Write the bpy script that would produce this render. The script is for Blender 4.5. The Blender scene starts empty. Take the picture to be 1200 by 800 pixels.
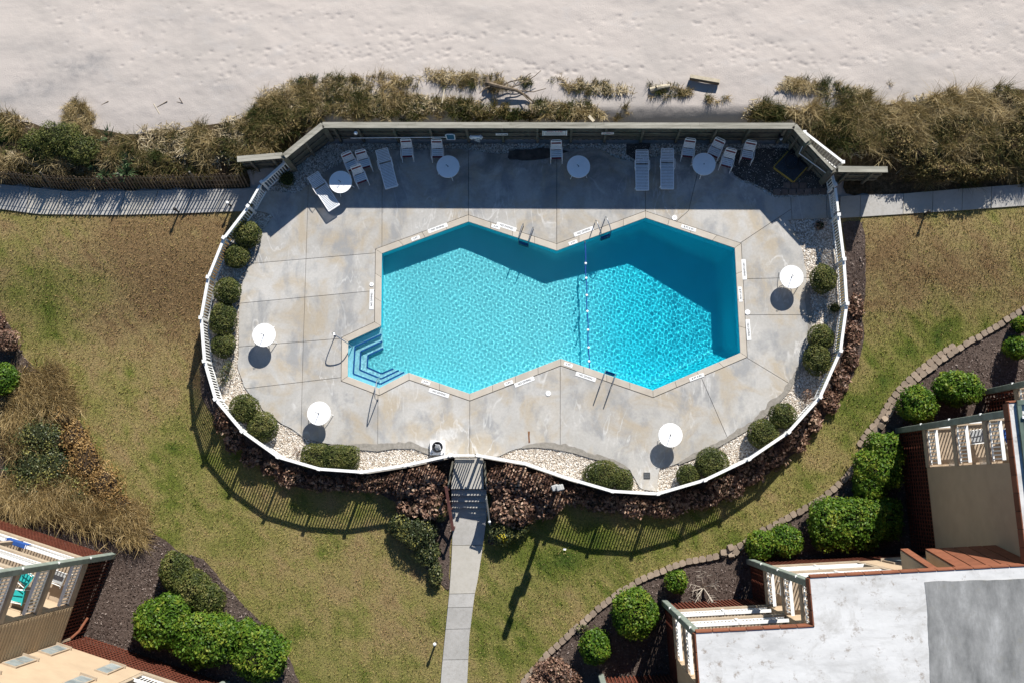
import bpy, bmesh, math, random
import numpy as np
from mathutils import Vector, Matrix
from mathutils.geometry import delaunay_2d_cdt
R = math.radians
random.seed(7)
rng = np.random.default_rng(11)
scene = bpy.context.scene
COL = scene.collection

# ------------------------------------------------------------------ camera
CAM_H, FOC = 50.0, 1250.0                      # metres above the pool deck, focal length in photo pixels (1200 wide)
n_c = Vector((37.0, -170.0, -FOC)).normalized()   # straight down, seen from the camera
z_c = -n_c
x_c = (Vector((1, 0, 0)) - z_c * z_c.x).normalized()
y_c = z_c.cross(x_c)
CR = Matrix((x_c, y_c, z_c))
cam_d = bpy.data.cameras.new('camera')
cam_d.sensor_fit = 'HORIZONTAL'
cam_d.sensor_width = 36.0
cam_d.lens = 36.0 * FOC / 1200.0
cam_d.clip_start = 0.5
cam_d.clip_end = 3000.0
cam = bpy.data.objects.new('camera', cam_d)
COL.objects.link(cam)
cam.matrix_world = Matrix.Translation((0, 0, CAM_H)) @ CR.to_4x4()
scene.camera = cam

# ------------------------------------------------------------------ world, sun, exposure
SUN_EL, SUN_AZ = R(32.0), R(20.0)              # azimuth from +Y (the beach) towards +X
world = bpy.data.worlds.new('World')
scene.world = world
world.use_nodes = True
wn = world.node_tree
sky = wn.nodes.new('ShaderNodeTexSky')
sky.sky_type = 'NISHITA'
sky.sun_disc = False
sky.sun_elevation = SUN_EL
sky.sun_rotation = SUN_AZ
sky.air_density = 1.6
sky.dust_density = 0.0
sky.ozone_density = 10.0
wn.nodes['Background'].inputs['Strength'].default_value = 0.05
wn.links.new(sky.outputs[0], wn.nodes['Background'].inputs['Color'])
sun_d = bpy.data.lights.new('sun', 'SUN')
sun_d.energy = 5.0
sun_d.angle = R(0.5)
sun_d.color = (1.0, 0.955, 0.88)
sun = bpy.data.objects.new('sun', sun_d)
COL.objects.link(sun)
SUN_DIR = Vector((-math.sin(SUN_AZ) * math.cos(SUN_EL), -math.cos(SUN_AZ) * math.cos(SUN_EL), -math.sin(SUN_EL)))
sun.rotation_euler = SUN_DIR.to_track_quat('-Z', 'Y').to_euler()
sun.location = (15, 40, 40)
scene.view_settings.view_transform = 'Standard'
scene.view_settings.look = 'None'
scene.view_settings.exposure = 0.76
scene.view_settings.gamma = 1.0
scene.view_settings.use_curve_mapping = False
scene.render.engine = 'CYCLES'
scene.cycles.max_bounces = 8
scene.cycles.transparent_max_bounces = 8
scene.cycles.use_denoising = True
scene.cycles.sample_clamp_indirect = 6.0

# ------------------------------------------------------------------ helpers
def at(px, py, z=0.0):
    """Place where the photograph's pixel looks at height z."""
    d = CR @ Vector((px - 600.0, 400.0 - py, -FOC))
    t = (z - CAM_H) / d.z
    return Vector((d.x * t, d.y * t, z))
def at2(px, py, z=0.0):
    p = at(px, py, z); return Vector((p.x, p.y))
def poly(pts, z=0.0):
    return [at2(a, b, z) for a, b in pts]
def smooth(a, b, x):
    t = min(1.0, max(0.0, (x - a) / (b - a))); return t * t * (3 - 2 * t)
def inside(p, pl):
    x, y = p[0], p[1]; c = False; n = len(pl); j = n - 1
    for i in range(n):
        xi, yi = pl[i][0], pl[i][1]; xj, yj = pl[j][0], pl[j][1]
        if (yi > y) != (yj > y) and x < (xj - xi) * (y - yi) / (yj - yi) + xi: c = not c
        j = i
    return c
def inside_np(X, Y, pl):
    c = np.zeros(X.shape, bool); n = len(pl); j = n - 1
    for i in range(n):
        xi, yi = pl[i][0], pl[i][1]; xj, yj = pl[j][0], pl[j][1]
        if yi != yj:
            c ^= ((yi > Y) != (yj > Y)) & (X < (xj - xi) * (Y - yi) / (yj - yi) + xi)
        j = i
    return c
def dist_np(X, Y, pl, closed=True):
    d = np.full(X.shape, 1e9); n = len(pl)
    for i in range(n if closed else n - 1):
        ax, ay = pl[i][0], pl[i][1]; bx, by = pl[(i + 1) % n][0], pl[(i + 1) % n][1]
        vx, vy = bx - ax, by - ay; L = vx * vx + vy * vy + 1e-12
        t = np.clip(((X - ax) * vx + (Y - ay) * vy) / L, 0, 1)
        d = np.minimum(d, np.hypot(X - ax - t * vx, Y - ay - t * vy))
    return d
def area2(pl):
    return sum(pl[i][0] * pl[(i + 1) % len(pl)][1] - pl[(i + 1) % len(pl)][0] * pl[i][1] for i in range(len(pl))) / 2
def offset_poly(pl, d):
    """Mitred offset; positive d grows the polygon."""
    s = 1 if area2(pl) > 0 else -1
    out = []; n = len(pl)
    for i in range(n):
        a, b, c = pl[i - 1], pl[i], pl[(i + 1) % n]
        e1 = (b - a).normalized(); e2 = (c - b).normalized()
        n1 = Vector((e1.y, -e1.x)) * s; n2 = Vector((e2.y, -e2.x)) * s
        m = n1 + n2; k = d * 2 / max(0.25, m.length_squared)
        out.append(b + m * k)
    return out
def resample(pts, step):
    out = [pts[0].copy()]; acc = 0.0
    for i in range(len(pts) - 1):
        a, b = pts[i], pts[i + 1]; L = (b - a).length; t = step - acc
        while t <= L:
            out.append(a + (b - a) * (t / L)); t += step
        acc = (acc + L) % step
    return out
def catmull(pts, k=6, closed=False):
    n = len(pts); out = []
    for i in range(n if closed else n - 1):
        p0 = pts[(i - 1) % n] if closed or i > 0 else pts[0]
        p1, p2 = pts[i], pts[(i + 1) % n]
        p3 = pts[(i + 2) % n] if closed or i + 2 < n else pts[-1]
        for j in range(k):
            t = j / k
            out.append(0.5 * ((2 * p1) + (p2 - p0) * t + (2 * p0 - 5 * p1 + 4 * p2 - p3) * t * t + (3 * p1 - p0 - 3 * p2 + p3) * t ** 3))
    if not closed: out.append(pts[-1])
    return out
# cheap value noise for shapes
_T = rng.random((256, 256))
def vnoise(X, Y):
    xi = np.floor(X).astype(int); yi = np.floor(Y).astype(int); fx = X - xi; fy = Y - yi
    fx = fx * fx * (3 - 2 * fx); fy = fy * fy * (3 - 2 * fy)
    a = _T[xi % 256, yi % 256]; b = _T[(xi + 1) % 256, yi % 256]; c = _T[xi % 256, (yi + 1) % 256]; d = _T[(xi + 1) % 256, (yi + 1) % 256]
    return (a * (1 - fx) + b * fx) * (1 - fy) + (c * (1 - fx) + d * fx) * fy
def fbm(X, Y, o=4):
    s = 0; a = 0.5
    for i in range(o):
        s = s + a * vnoise(X * 2 ** i + 17.3 * i, Y * 2 ** i + 5.1 * i); a *= 0.5
    return s / (1 - 0.5 ** o)

# ------------------------------------------------------------------ objects
def tag(o, label=None, cat=None, group=None, kind=None):
    if label: o['label'] = label
    if cat: o['category'] = cat
    if group: o['group'] = group
    if kind: o['kind'] = kind
    return o
def thing(name, label, cat, loc, group=None, rz=0.0):
    o = bpy.data.objects.new(name, None); COL.objects.link(o)
    o.empty_display_size = 0.1
    o.location = loc; o.rotation_euler = (0, 0, rz)
    return tag(o, label, cat, group)
def world_off(o):
    v = Vector((0, 0, 0))
    while o is not None:
        v += o.location; o = o.parent
    return v
def link(name, me, parent=None, loc=None, rot=None):
    o = bpy.data.objects.new(name, me); COL.objects.link(o)
    if parent is not None: o.parent = parent
    if loc is not None: o.location = loc
    if rot is not None: o.rotation_euler = rot
    return o
class MB:
    """Collects boxes, bars, tubes and prisms and links them as one mesh object."""
    def __init__(s): s.v = []; s.f = []
    def add(s, vs, fs):
        o = len(s.v); s.v += [tuple(v) for v in vs]; s.f += [tuple(i + o for i in f) for f in fs]; return s
    def box(s, c, size, rz=0.0, M=None):
        hx, hy, hz = size[0] / 2, size[1] / 2, size[2] / 2
        vs = [Vector((x, y, z)) for z in (-hz, hz) for x, y in ((-hx, -hy), (hx, -hy), (hx, hy), (-hx, hy))]
        m = M if M is not None else Matrix.Rotation(rz, 3, 'Z')
        c = Vector(c)
        return s.add([m @ v + c for v in vs], [(3, 2, 1, 0), (4, 5, 6, 7), (0, 1, 5, 4), (1, 2, 6, 5), (2, 3, 7, 6), (3, 0, 4, 7)])
    def beam(s, p0, p1, w, h, up=(0, 0, 1)):
        p0, p1 = Vector(p0), Vector(p1); d = p1 - p0; L = d.length
        x = d.normalized(); y = Vector(up).cross(x)
        if y.length < 1e-4: y = Vector((0, 1, 0)).cross(x) if abs(x.y) < .9 else Vector((1, 0, 0)).cross(x)
        y.normalize(); z = x.cross(y)
        M = Matrix((x, y, z)).transposed()
        return s.box((p0 + p1) / 2, (L, w, h), M=M)
    def tube(s, pts, r, n=8, caps=True, closed=False):
        pts = [Vector(p) for p in pts]; N = len(pts); rings = []; ref = None
        for i, p in enumerate(pts):
            if closed: t = pts[(i + 1) % N] - pts[i - 1]
            else: t = pts[min(i + 1, N - 1)] - pts[max(i - 1, 0)]
            t.normalize()
            if ref is None: ref = Vector((0, 0, 1)) if abs(t.z) < 0.9 else Vector((1, 0, 0))
            a = ref - t * ref.dot(t)
            if a.length < 1e-5: a = t.orthogonal()
            a.normalize(); ref = a; b = t.cross(a)
            rr = r[i] if isinstance(r, (list, tuple)) else r
            rings.append([p + (a * math.cos(2 * math.pi * k / n) + b * math.sin(2 * math.pi * k / n)) * rr for k in range(n)])
        vs = [v for ring in rings for v in ring]; fs = []
        for i in range(N if closed else N - 1):
            for k in range(n):
                j = (i + 1) % N
                fs.append((i * n + k, i * n + (k + 1) % n, j * n + (k + 1) % n, j * n + k))
        if caps and not closed:
            fs.append(tuple(range(n))[::-1]); fs.append(tuple((N - 1) * n + k for k in range(n)))
        return s.add(vs, fs)
    def lathe(s, prof, c=(0, 0, 0), n=24):
        c = Vector(c); vs = []; fs = []
        for r, z in prof:
            for k in range(n): vs.append(c + Vector((r * math.cos(2 * math.pi * k / n), r * math.sin(2 * math.pi * k / n), z)))
        for i in range(len(prof) - 1):
            for k in range(n): fs.append((i * n + k, i * n + (k + 1) % n, (i + 1) * n + (k + 1) % n, (i + 1) * n + k))
        fs.append(tuple(range(n))[::-1]); fs.append(tuple((len(prof) - 1) * n + k for k in range(n)))
        return s.add(vs, fs)
    def prism(s, pl, z0, z1):
        pl = list(pl)
        if area2(pl) < 0: pl = pl[::-1]
        n = len(pl)
        vs = [(p[0], p[1], z0) for p in pl] + [(p[0], p[1], z1) for p in pl]
        fs = [tuple(range(n))[::-1], tuple(range(n, 2 * n))] + [(i, (i + 1) % n, n + (i + 1) % n, n + i) for i in range(n)]
        return s.add(vs, fs)
    def quad(s, a, b, c, d): return s.add([a, b, c, d], [(0, 1, 2, 3)])
    def mesh(s, name, m, off=(0, 0, 0), smooth=False):
        me = bpy.data.meshes.new(name); o = Vector(off)
        me.from_pydata([Vector(v) - o for v in s.v], [], s.f); me.update()
        if m is not None: me.materials.append(m)
        if smooth: me.polygons.foreach_set('use_smooth', [True] * len(me.polygons))
        return me
    def build(s, name, m, parent=None, smooth=False, local=False, bevel=0.0, origin=None):
        """Vertices are world positions unless local; origin puts the object's own pivot."""
        if local: return link(name, s.mesh(name, m, (0, 0, 0), smooth), parent)
        off = world_off(parent)
        org = Vector(origin) if origin is not None else off
        o = link(name, s.mesh(name, m, org, smooth), parent, org - off)
        if bevel:
            b = o.modifiers.new('bevel', 'BEVEL'); b.width = bevel; b.segments = 1; b.limit_method = 'ANGLE'
        return o
def struct(name, mb, m, smooth=False, kind='structure'):
    o = mb.build(name, m, None, smooth); o['kind'] = kind; return o
def copy_tree(o, parent=None):
    c = o.copy(); COL.objects.link(c)
    if parent is not None: c.parent = parent
    for ch in list(o.children): copy_tree(ch, c)
    return c
def np_mesh(name, V, F, m, parent=None, tint=None, smooth=False, off=(0, 0, 0), tint_name='tint'):
    """V (n,3), F (k,3 or 4) numpy arrays to one mesh object; tint is one value per face."""
    me = bpy.data.meshes.new(name)
    V = np.asarray(V, np.float32) - np.asarray(off, np.float32)
    F = np.asarray(F, np.int32); k, c = F.shape
    me.vertices.add(len(V)); me.vertices.foreach_set('co', V.ravel())
    me.loops.add(k * c); me.loops.foreach_set('vertex_index', F.ravel())
    me.polygons.add(k); me.polygons.foreach_set('loop_start', np.arange(0, k * c, c, dtype=np.int32))
    me.polygons.foreach_set('loop_total', np.full(k, c, np.int32))
    if smooth: me.polygons.foreach_set('use_smooth', np.ones(k, bool))
    me.update(calc_edges=True)
    if tint is not None:
        a = me.attributes.new(tint_name, 'FLOAT', 'FACE'); a.data.foreach_set('value', np.asarray(tint, np.float32))
    if m is not None: me.materials.append(m)
    return link(name, me, parent)
def cdt_sheet(outer, holes=(), step=None, extra_edges=()):
    """Triangulate a polygon with holes and inner grid points; returns verts(2D), faces."""
    pts = []; edges = []
    def ring(pl):
        o = len(pts); pts.extend(Vector((p[0], p[1])) for p in pl); n = len(pl)
        edges.extend((o + i, o + (i + 1) % n) for i in range(n))
    ring(outer)
    for h in holes: ring(h)
    for a, b in extra_edges:
        o = len(pts); pts.extend((Vector(a), Vector(b))); edges.append((o, o + 1))
    if step:
        xs = [p[0] for p in outer]; ys = [p[1] for p in outer]
        gx = np.arange(min(xs) + step / 2, max(xs), step); gy = np.arange(min(ys) + step / 2, max(ys), step)
        X, Y = np.meshgrid(gx, gy); ok = inside_np(X, Y, outer) & (dist_np(X, Y, outer) > step * .3)
        for h in holes: ok &= ~inside_np(X, Y, h) & (dist_np(X, Y, h) > step * .3)
        pts.extend(Vector((a, b)) for a, b in zip(X[ok], Y[ok]))
    v, e, f, ov, oe, of = delaunay_2d_cdt(pts, edges, [], 0, 1e-5)
    keep = []
    for t in f:
        c = (v[t[0]] + v[t[1]] + v[t[2]]) / 3
        if inside(c, outer) and not any(inside(c, h) for h in holes): keep.append(tuple(t))
    return v, keep, oe, edges
def sheet(name, outer, zf, m, holes=(), step=1.0, kind='structure', parent=None):
    v, f, _, _ = cdt_sheet(outer, holes, step)
    mb = MB(); fs = []
    for t in f:
        a, b, c = (v[i] for i in t)
        fs.append(t if (b - a).cross(c - a) > 0 else t[::-1])
    mb.add([(p.x, p.y, zf(p.x, p.y)) for p in v], fs)
    o = mb.build(name, m, parent)
    if kind: o['kind'] = kind
    return o

# ------------------------------------------------------------------ materials
def new_mat(name, rough=0.8, spec=0.3):
    m = bpy.data.materials.new(name); m.use_nodes = True
    b = m.node_tree.nodes['Principled BSDF']
    b.inputs['Roughness'].default_value = rough; b.inputs['Specular IOR Level'].default_value = spec
    return m, m.node_tree, b
class NT:
    """Small node-building shorthand."""
    def __init__(s, nt): s.nt = nt; s.pos = nt.nodes.new('ShaderNodeNewGeometry').outputs['Position']
    def l(s, a, b): s.nt.links.new(a, b)
    def noise(s, scale, detail=4, rough=0.55, dist=0.0, vec=None, stretch=None):
        n = s.nt.nodes.new('ShaderNodeTexNoise'); n.inputs['Scale'].default_value = scale; n.inputs['Detail'].default_value = detail
        n.inputs['Roughness'].default_value = rough; n.inputs['Distortion'].default_value = dist
        v = vec if vec is not None else s.pos
        if stretch:
            mp = s.nt.nodes.new('ShaderNodeMapping'); mp.inputs['Scale'].default_value = stretch[:3]
            if len(stretch) > 3: mp.inputs['Rotation'].default_value = (0, 0, stretch[3])
            s.l(v, mp.inputs['Vector']); v = mp.outputs[0]
        s.l(v, n.inputs['Vector']); return n.outputs['Fac']
    def voro(s, scale, feature='F1', out='Distance', rand=1.0):
        n = s.nt.nodes.new('ShaderNodeTexVoronoi'); n.feature = feature; n.inputs['Scale'].default_value = scale
        n.inputs['Randomness'].default_value = rand
        s.l(s.pos, n.inputs['Vector']); return n.outputs[out]
    def ramp(s, fac, stops):
        n = s.nt.nodes.new('ShaderNodeValToRGB'); e = n.color_ramp.elements
        while len(e) > 1: e.remove(e[-1])
        for i, (p, c) in enumerate(stops):
            el = e[0] if i == 0 else e.new(p)
            el.position = p; c = (c, c, c) if isinstance(c, (int, float)) else c; el.color = (*c, 1)
        s.l(fac, n.inputs['Fac']); return n.outputs['Color']
    def mix(s, fac, a, b, mode='MIX'):
        n = s.nt.nodes.new('ShaderNodeMix'); n.data_type = 'RGBA'; n.blend_type = mode
        for sock, val in ((n.inputs[0], fac), (n.inputs[6], a), (n.inputs[7], b)):
            if isinstance(val, (int, float)): sock.default_value = val if sock == n.inputs[0] else (val, val, val, 1)
            elif isinstance(val, (tuple, list)): sock.default_value = (*val, 1)
            else: s.l(val, sock)
        return n.outputs[2]
    def math(s, op, a, b=None):
        n = s.nt.nodes.new('ShaderNodeMath'); n.operation = op
        for i, v in enumerate((a, b)):
            if v is None: continue
            if isinstance(v, (int, float)): n.inputs[i].default_value = v
            else: s.l(v, n.inputs[i])
        return n.outputs[0]
    def bump(s, h, strength, dist, bsdf):
        n = s.nt.nodes.new('ShaderNodeBump'); n.inputs['Strength'].default_value = strength; n.inputs['Distance'].default_value = dist
        s.l(h, n.inputs['Height']); s.l(n.outputs[0], bsdf.inputs['Normal'])
    def attr(s, name):
        n = s.nt.nodes.new('ShaderNodeAttribute'); n.attribute_name = name; return n.outputs['Fac']
    def objrand(s):
        return s.nt.nodes.new('ShaderNodeObjectInfo').outputs['Random']
def plain(name, col, rough=0.6, var=0.12, scale=6.0, spec=0.3, metal=0.0, bump=0.0, objvar=0.0, grime=0.0):
    """Paint, plastic or metal with a little wear."""
    m, nt, b = new_mat(name, rough, spec); k = NT(nt)
    b.inputs['Metallic'].default_value = metal
    n = k.noise(scale, 5)
    lo = tuple(c * (1 - var) for c in col); hi = tuple(min(1, c * (1 + var)) for c in col)
    c = k.ramp(n, [(0.3, lo), (0.7, hi)])
    if grime: c = k.mix(k.ramp(k.noise(scale * .4, 6, .7), [(0.5, 0.0), (0.75, grime)]), c, (0.12, 0.10, 0.08))
    if objvar:
        c = k.mix(1.0, c, k.ramp(k.objrand(), [(0, 1 - objvar), (1, 1.0)]), 'MULTIPLY')
    k.l(c, b.inputs['Base Color'])
    if bump: k.bump(k.noise(scale * 6, 4), bump, 0.02, b)
    return m
def leafy(name, cols, rough=0.45, spec=0.35, trans=0.25):
    """Leaf or blade material: face tint picks along the colours, thin translucency."""
    m, nt, b = new_mat(name, rough, spec); k = NT(nt)
    st = [(i / (len(cols) - 1), c) for i, c in enumerate(cols)]
    c = k.ramp(k.attr('tint'), st)
    k.l(c, b.inputs['Base Color'])
    if trans:
        t = nt.nodes.new('ShaderNodeBsdfTranslucent'); k.l(c, t.inputs['Color'])
        mx = nt.nodes.new('ShaderNodeMixShader'); mx.inputs[0].default_value = trans
        k.l(b.outputs[0], mx.inputs[1]); k.l(t.outputs[0], mx.inputs[2])
        k.l(mx.outputs[0], nt.nodes['Material Output'].inputs['Surface'])
    return m
# ------------------------------------------------------------------ pool
POOL_PX = [(447, 297), (549, 259.5), (652.5, 293.5), (756.5, 255), (861.5, 290.5), (868, 413.5), (765, 457.5), (657, 420.5),
           (550.5, 461.5), (479, 437), (444, 455), (407, 441), (407.5, 400), (446, 382)]
POOL = poly(POOL_PX)
COPE = offset_poly(POOL, 0.30)
WATER_Z = -0.13
ROPE_X = at(689, 360).x
def pool_depth(X, Y, d):
    prof = np.interp(X, [at(q, 360).x for q in (440, 549, 652, 757, 850)], [.93, .95, 1.2, 1.6, 2.15])
    return np.minimum(prof, 1.0 + 2.0 * d)
m, nt, b = new_mat('pool_plaster', 0.6, 0.3); k = NT(nt); M_plaster = m
sx = nt.nodes.new('ShaderNodeSeparateXYZ'); k.l(k.pos, sx.inputs[0])
mr = nt.nodes.new('ShaderNodeMapRange'); mr.interpolation_type = 'SMOOTHSTEP'
mr.inputs['From Min'].default_value = ROPE_X - 2.5; mr.inputs['From Max'].default_value = ROPE_X + 2.5; k.l(sx.outputs['X'], mr.inputs['Value'])
c = k.mix(mr.outputs[0], (0.21, 0.64, 0.68), (0.014, 0.61, 0.73))      # light absorbed by the deeper water is put into the plaster colour
c = k.mix(1.0, c, k.ramp(k.noise(0.9, 5), [(0.3, 0.92), (0.7, 1.0)]), 'MULTIPLY')
k.l(c, b.inputs['Base Color']); k.bump(k.noise(30, 3), .1, .01, b)
M_step = plain('step_plaster', (0.42, 0.66, 0.72), .6, .08, 3)
M_tile = plain('waterline_tile', (0.02, 0.10, 0.30), .25, .2, 20, .5)
# basin: floor with the hopper of the deep end, then upright walls
v2, f2, _, _ = cdt_sheet(POOL, (), 0.22)
X = np.array([p.x for p in v2]); Y = np.array([p.y for p in v2])
dd = dist_np(X, Y, POOL)
zz = -pool_depth(X, Y, dd)
mb = MB()
fs = [t if (v2[t[1]] - v2[t[0]]).cross(v2[t[2]] - v2[t[0]]) > 0 else t[::-1] for t in f2]
mb.add([(p.x, p.y, z) for p, z in zip(v2, zz)], fs)
pool_floor = struct('pool_floor', mb, M_plaster, smooth=True)
mb = MB(); rim = []
for i in range(len(POOL)):
    a, b = POOL[i], POOL[(i + 1) % len(POOL)]; n = max(1, int((b - a).length / .3))
    for j in range(n): rim.append(a + (b - a) * (j / n))
for i in range(len(rim)):
    a, b = rim[i], rim[(i + 1) % len(rim)]
    za = -float(pool_depth(np.array(a.x), np.array(a.y), np.array(0.0))) - .02; zb = -float(pool_depth(np.array(b.x), np.array(b.y), np.array(0.0))) - .02
    mb.quad((a.x, a.y, -.02), (b.x, b.y, -.02), (b.x, b.y, zb), (a.x, a.y, za))
M_wall_bright = plain('pool_wall_brightened', (0.07, 0.74, 0.86), .6, .04, 2)  # plaster brightened; sky light and bounce on the walls put into the colour
pool_wall = struct('pool_wall', mb, M_wall_bright)
# steps in the corner alcove, each with a dark tile line along its nosing
ALC = [(446, 382), (407.5, 400), (407, 441), (444, 455), (479, 437)]
EDGES = [[(446, 391), (415, 405), (413, 437), (445, 449), (473, 435)],
         [(446.5, 398.5), (421, 410.5), (420, 432), (445, 442.5), (466, 432.5)],
         [(447, 406), (429, 414.5), (428, 428.5), (445, 436), (459, 430)]]
steps = thing('pool_steps', 'three pale steps with dark blue nosings in the corner of the pool', 'pool steps', at(428, 420, -1.1))
for i, e in enumerate(EDGES):
    z = -0.30 - 0.21 * i
    st = MB().prism(poly(ALC + e[::-1]), -0.98 - .01 * i, z).build('step', M_step, steps)
    ep = poly(e); mb = MB()
    for a, b in zip(ep[:-1], ep[1:]):
        mb.beam((a.x, a.y, z + .004), (b.x, b.y, z + .004), .075, .012)
    mb.build('nosing', M_tile, st)
# waterline tile band
mb = MB(); inn = offset_poly(POOL, -0.012)
for i in range(len(POOL)):
    a, b = inn[i], inn[(i + 1) % len(inn)]
    mb.quad((a.x, a.y, -.035), (b.x, b.y, -.035), (b.x, b.y, -.21), (a.x, a.y, -.21))
# water: a closed body of rippled water whose edge is hidden under the coping
stp = 0.032
WP = offset_poly(POOL, 0.12)
gx = np.arange(min(p.x for p in WP) - .1, max(p.x for p in WP) + .1, stp); gy = np.arange(min(p.y for p in WP) - .1, max(p.y for p in WP) + .1, stp)
GX, GY = np.meshgrid(gx, gy)
H = np.zeros(GX.shape)
wr = np.random.default_rng(5)
for i in range(46):
    lam = 0.10 * 3.2 ** wr.random(); a = wr.random() * 2 * math.pi; ph = wr.random() * 6.28
    H += lam * np.sin(2 * math.pi / lam * (GX * math.cos(a) + GY * math.sin(a)) + ph)
H *= 0.0008 / H.std()
cx, cy = (gx[:-1] + gx[1:]) / 2, (gy[:-1] + gy[1:]) / 2
CX, CY = np.meshgrid(cx, cy)
ok = inside_np(CX, CY, WP)
nx = len(gx); idx = np.arange(GX.size).reshape(GX.shape)
I, J = np.nonzero(ok)
Fq = np.stack([idx[I, J], idx[I, J + 1], idx[I + 1, J + 1], idx[I + 1, J]], 1)
used = np.unique(Fq); remap = -np.ones(GX.size, int); remap[used] = np.arange(len(used))
V = np.stack([GX.ravel(), GY.ravel(), WATER_Z + H.ravel()], 1)[used]; Fq = remap[Fq]
nb = len(V); VB = V.copy(); VB[:, 2] = -3.0
ed = {}
for q in Fq:
    for a, b in ((q[0], q[1]), (q[1], q[2]), (q[2], q[3]), (q[3], q[0])):
        if (b, a) in ed: del ed[(b, a)]
        else: ed[(a, b)] = 1
side = np.array([(b, a, a + nb, b + nb) for a, b in ed])
M_water = bpy.data.materials.new('pool_water'); M_water.use_nodes = True
nt = M_water.node_tree; nt.nodes.remove(nt.nodes['Principled BSDF'])
g = nt.nodes.new('ShaderNodeBsdfGlass'); g.inputs['IOR'].default_value = 1.33; g.inputs['Roughness'].default_value = 0.0
g.inputs['Color'].default_value = (0.84, 0.98, 1.0, 1)
nt.links.new(g.outputs[0], nt.nodes['Material Output'].inputs['Surface'])
water = np_mesh('water', np.vstack([V, VB]), np.vstack([Fq, (Fq + nb)[:, ::-1], side]), M_water)
sm = np.zeros(len(water.data.polygons), bool); sm[:len(Fq)] = True
water.data.polygons.foreach_set('use_smooth', sm)
water['kind'] = 'structure'
sun_d.cycles.is_caustics_light = True
water.cycles.is_caustics_caster = True
pool_floor.cycles.is_caustics_receiver = True
pool_wall.cycles.is_caustics_receiver = True
for o in steps.children_recursive: o.cycles.is_caustics_receiver = True
# ------------------------------------------------------------------ ground, beach, lawn, beds
def ground_z(x, y):
    """Lawn level: flush with the boardwalk paths, falling 0.7 m towards the buildings."""
    return -0.09 - 0.62 * (1 - smooth(6.5, 12.0, y))
WALL_L, WALL_R = at(378, 165).x, at(930, 165).x
def sand_z(x, y):
    t = smooth(WALL_L - 3.5, WALL_L, x) * (1 - smooth(WALL_R, WALL_R + 3.0, x))
    y0 = 14.4 + 2.1 * t
    dune = smooth(y0, y0 + 1.6, y) * (1 - smooth(18.0, 27.0, y))
    flat = -0.14 - 0.30 * smooth(16.5, 45.0, y)
    return flat + 0.85 * dune
def span(a, b, s): return list(np.arange(a, b, s))
gx = np.array([-900, -300, -120, -60] + span(-36, -26, 1.0) + span(-26, 28, .075) + span(28, 36.1, 1.0) + [60, 120, 300, 900])
gy = np.array([-900, -300, -120, -60, -40] + span(-30, 13, 1.5) + span(13, 17, .2) + span(17, 25.5, .065) + span(25.5, 26, .2) + span(26, 29, .5) + [32, 40, 60, 120, 300, 900])
GX, GY = np.meshgrid(gx, gy)
rel = (fbm(GX * .55 + 3, GY * .9, 4) - .5) * .10 + (fbm(GX * 2.2, GY * 2.6 + 9, 3) - .5) * .03
SZ = np.vectorize(sand_z)(GX, GY)
LZ = np.vectorize(ground_z)(GX, GY) - .06
mask = np.clip((GY - 15.5) / 2.5, 0, 1)
Z = np.where(GY < 13.2, LZ, SZ + rel * mask)
# trodden dents in the sand: tracks of footprints, built into the surface
fr = np.random.default_rng(3)
dent = np.zeros(Z.shape)
tracks = [((380, 62), (660, 92), 60), ((560, 92), (1000, 80), 40), ((900, 84), (1200, 66), 46), ((250, 20), (420, 30), 20), ((420, 40), (700, 60), 38),
          ((820, 20), (880, 90), 14), ((180, 70), (420, 76), 24), ((840, 60), (930, 70), 16), ((540, 112), (760, 88), 26), ((300, 85), (560, 50), 30), ((680, 30), (900, 10), 20), ((1010, 30), (1200, 12), 18)]
dp = []
for a, b, n in tracks:
    for i in range(n):
        t = (i + fr.random() * .6) / n
        dp.append((a[0] + (b[0] - a[0]) * t + fr.normal(0, 3), a[1] + (b[1] - a[1]) * t + fr.normal(0, 3.5) + 6 * math.sin(t * 7)))
for i in range(110): dp.append((fr.uniform(300, 1190), fr.uniform(30, 95)))
for i in range(60): dp.append((fr.uniform(0, 300), fr.uniform(0, 110)))
for px, py in dp:
    p = at(px, py, -.5); r = fr.uniform(.06, .10)
    dent += -fr.uniform(.025, .055) * np.exp(-(((GX - p.x) / r) ** 2 + ((GY - p.y) / (r * .8)) ** 2)) * (np.abs(GX - p.x) < 1)
Z = Z + dent * (GY > 17.5)
nyy, nxx = Z.shape; idx = np.arange(Z.size).reshape(Z.shape)
F = np.stack([idx[:-1, :-1].ravel(), idx[:-1, 1:].ravel(), idx[1:, 1:].ravel(), idx[1:, :-1].ravel()], 1)
# leave the ground open under the pool terrace
HOLE = offset_poly(POOL, 1.0)
fc = np.stack([GX.ravel(), GY.ravel()], 1)[F].mean(1)
F = F[~inside_np(fc[:, 0], fc[:, 1], HOLE)]
m, nt, b = new_mat('beach_sand', 0.95, 0.1); k = NT(nt); M_sand = m
c = k.ramp(k.noise(0.13, 5, .6), [(0.34, (0.345, 0.315, 0.292)), (0.52, (0.395, 0.355, 0.328)), (0.7, (0.412, 0.368, 0.338))])
c = k.mix(k.ramp(k.noise(0.55, 6, .62, .6, stretch=(1, 1.8, 1, .5)), [(0.56, 0.0), (0.72, 0.5)]), c, (0.36, 0.34, 0.33))
c = k.mix(k.ramp(k.noise(7, 5, .7), [(0.62, 0.0), (0.74, 0.45)]), c, (0.30, 0.26, 0.23))
c = k.mix(k.ramp(k.voro(3.1), [(0.0, 0.75), (0.10, 0.0)]), c, (0.27, 0.25, 0.24))
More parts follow.
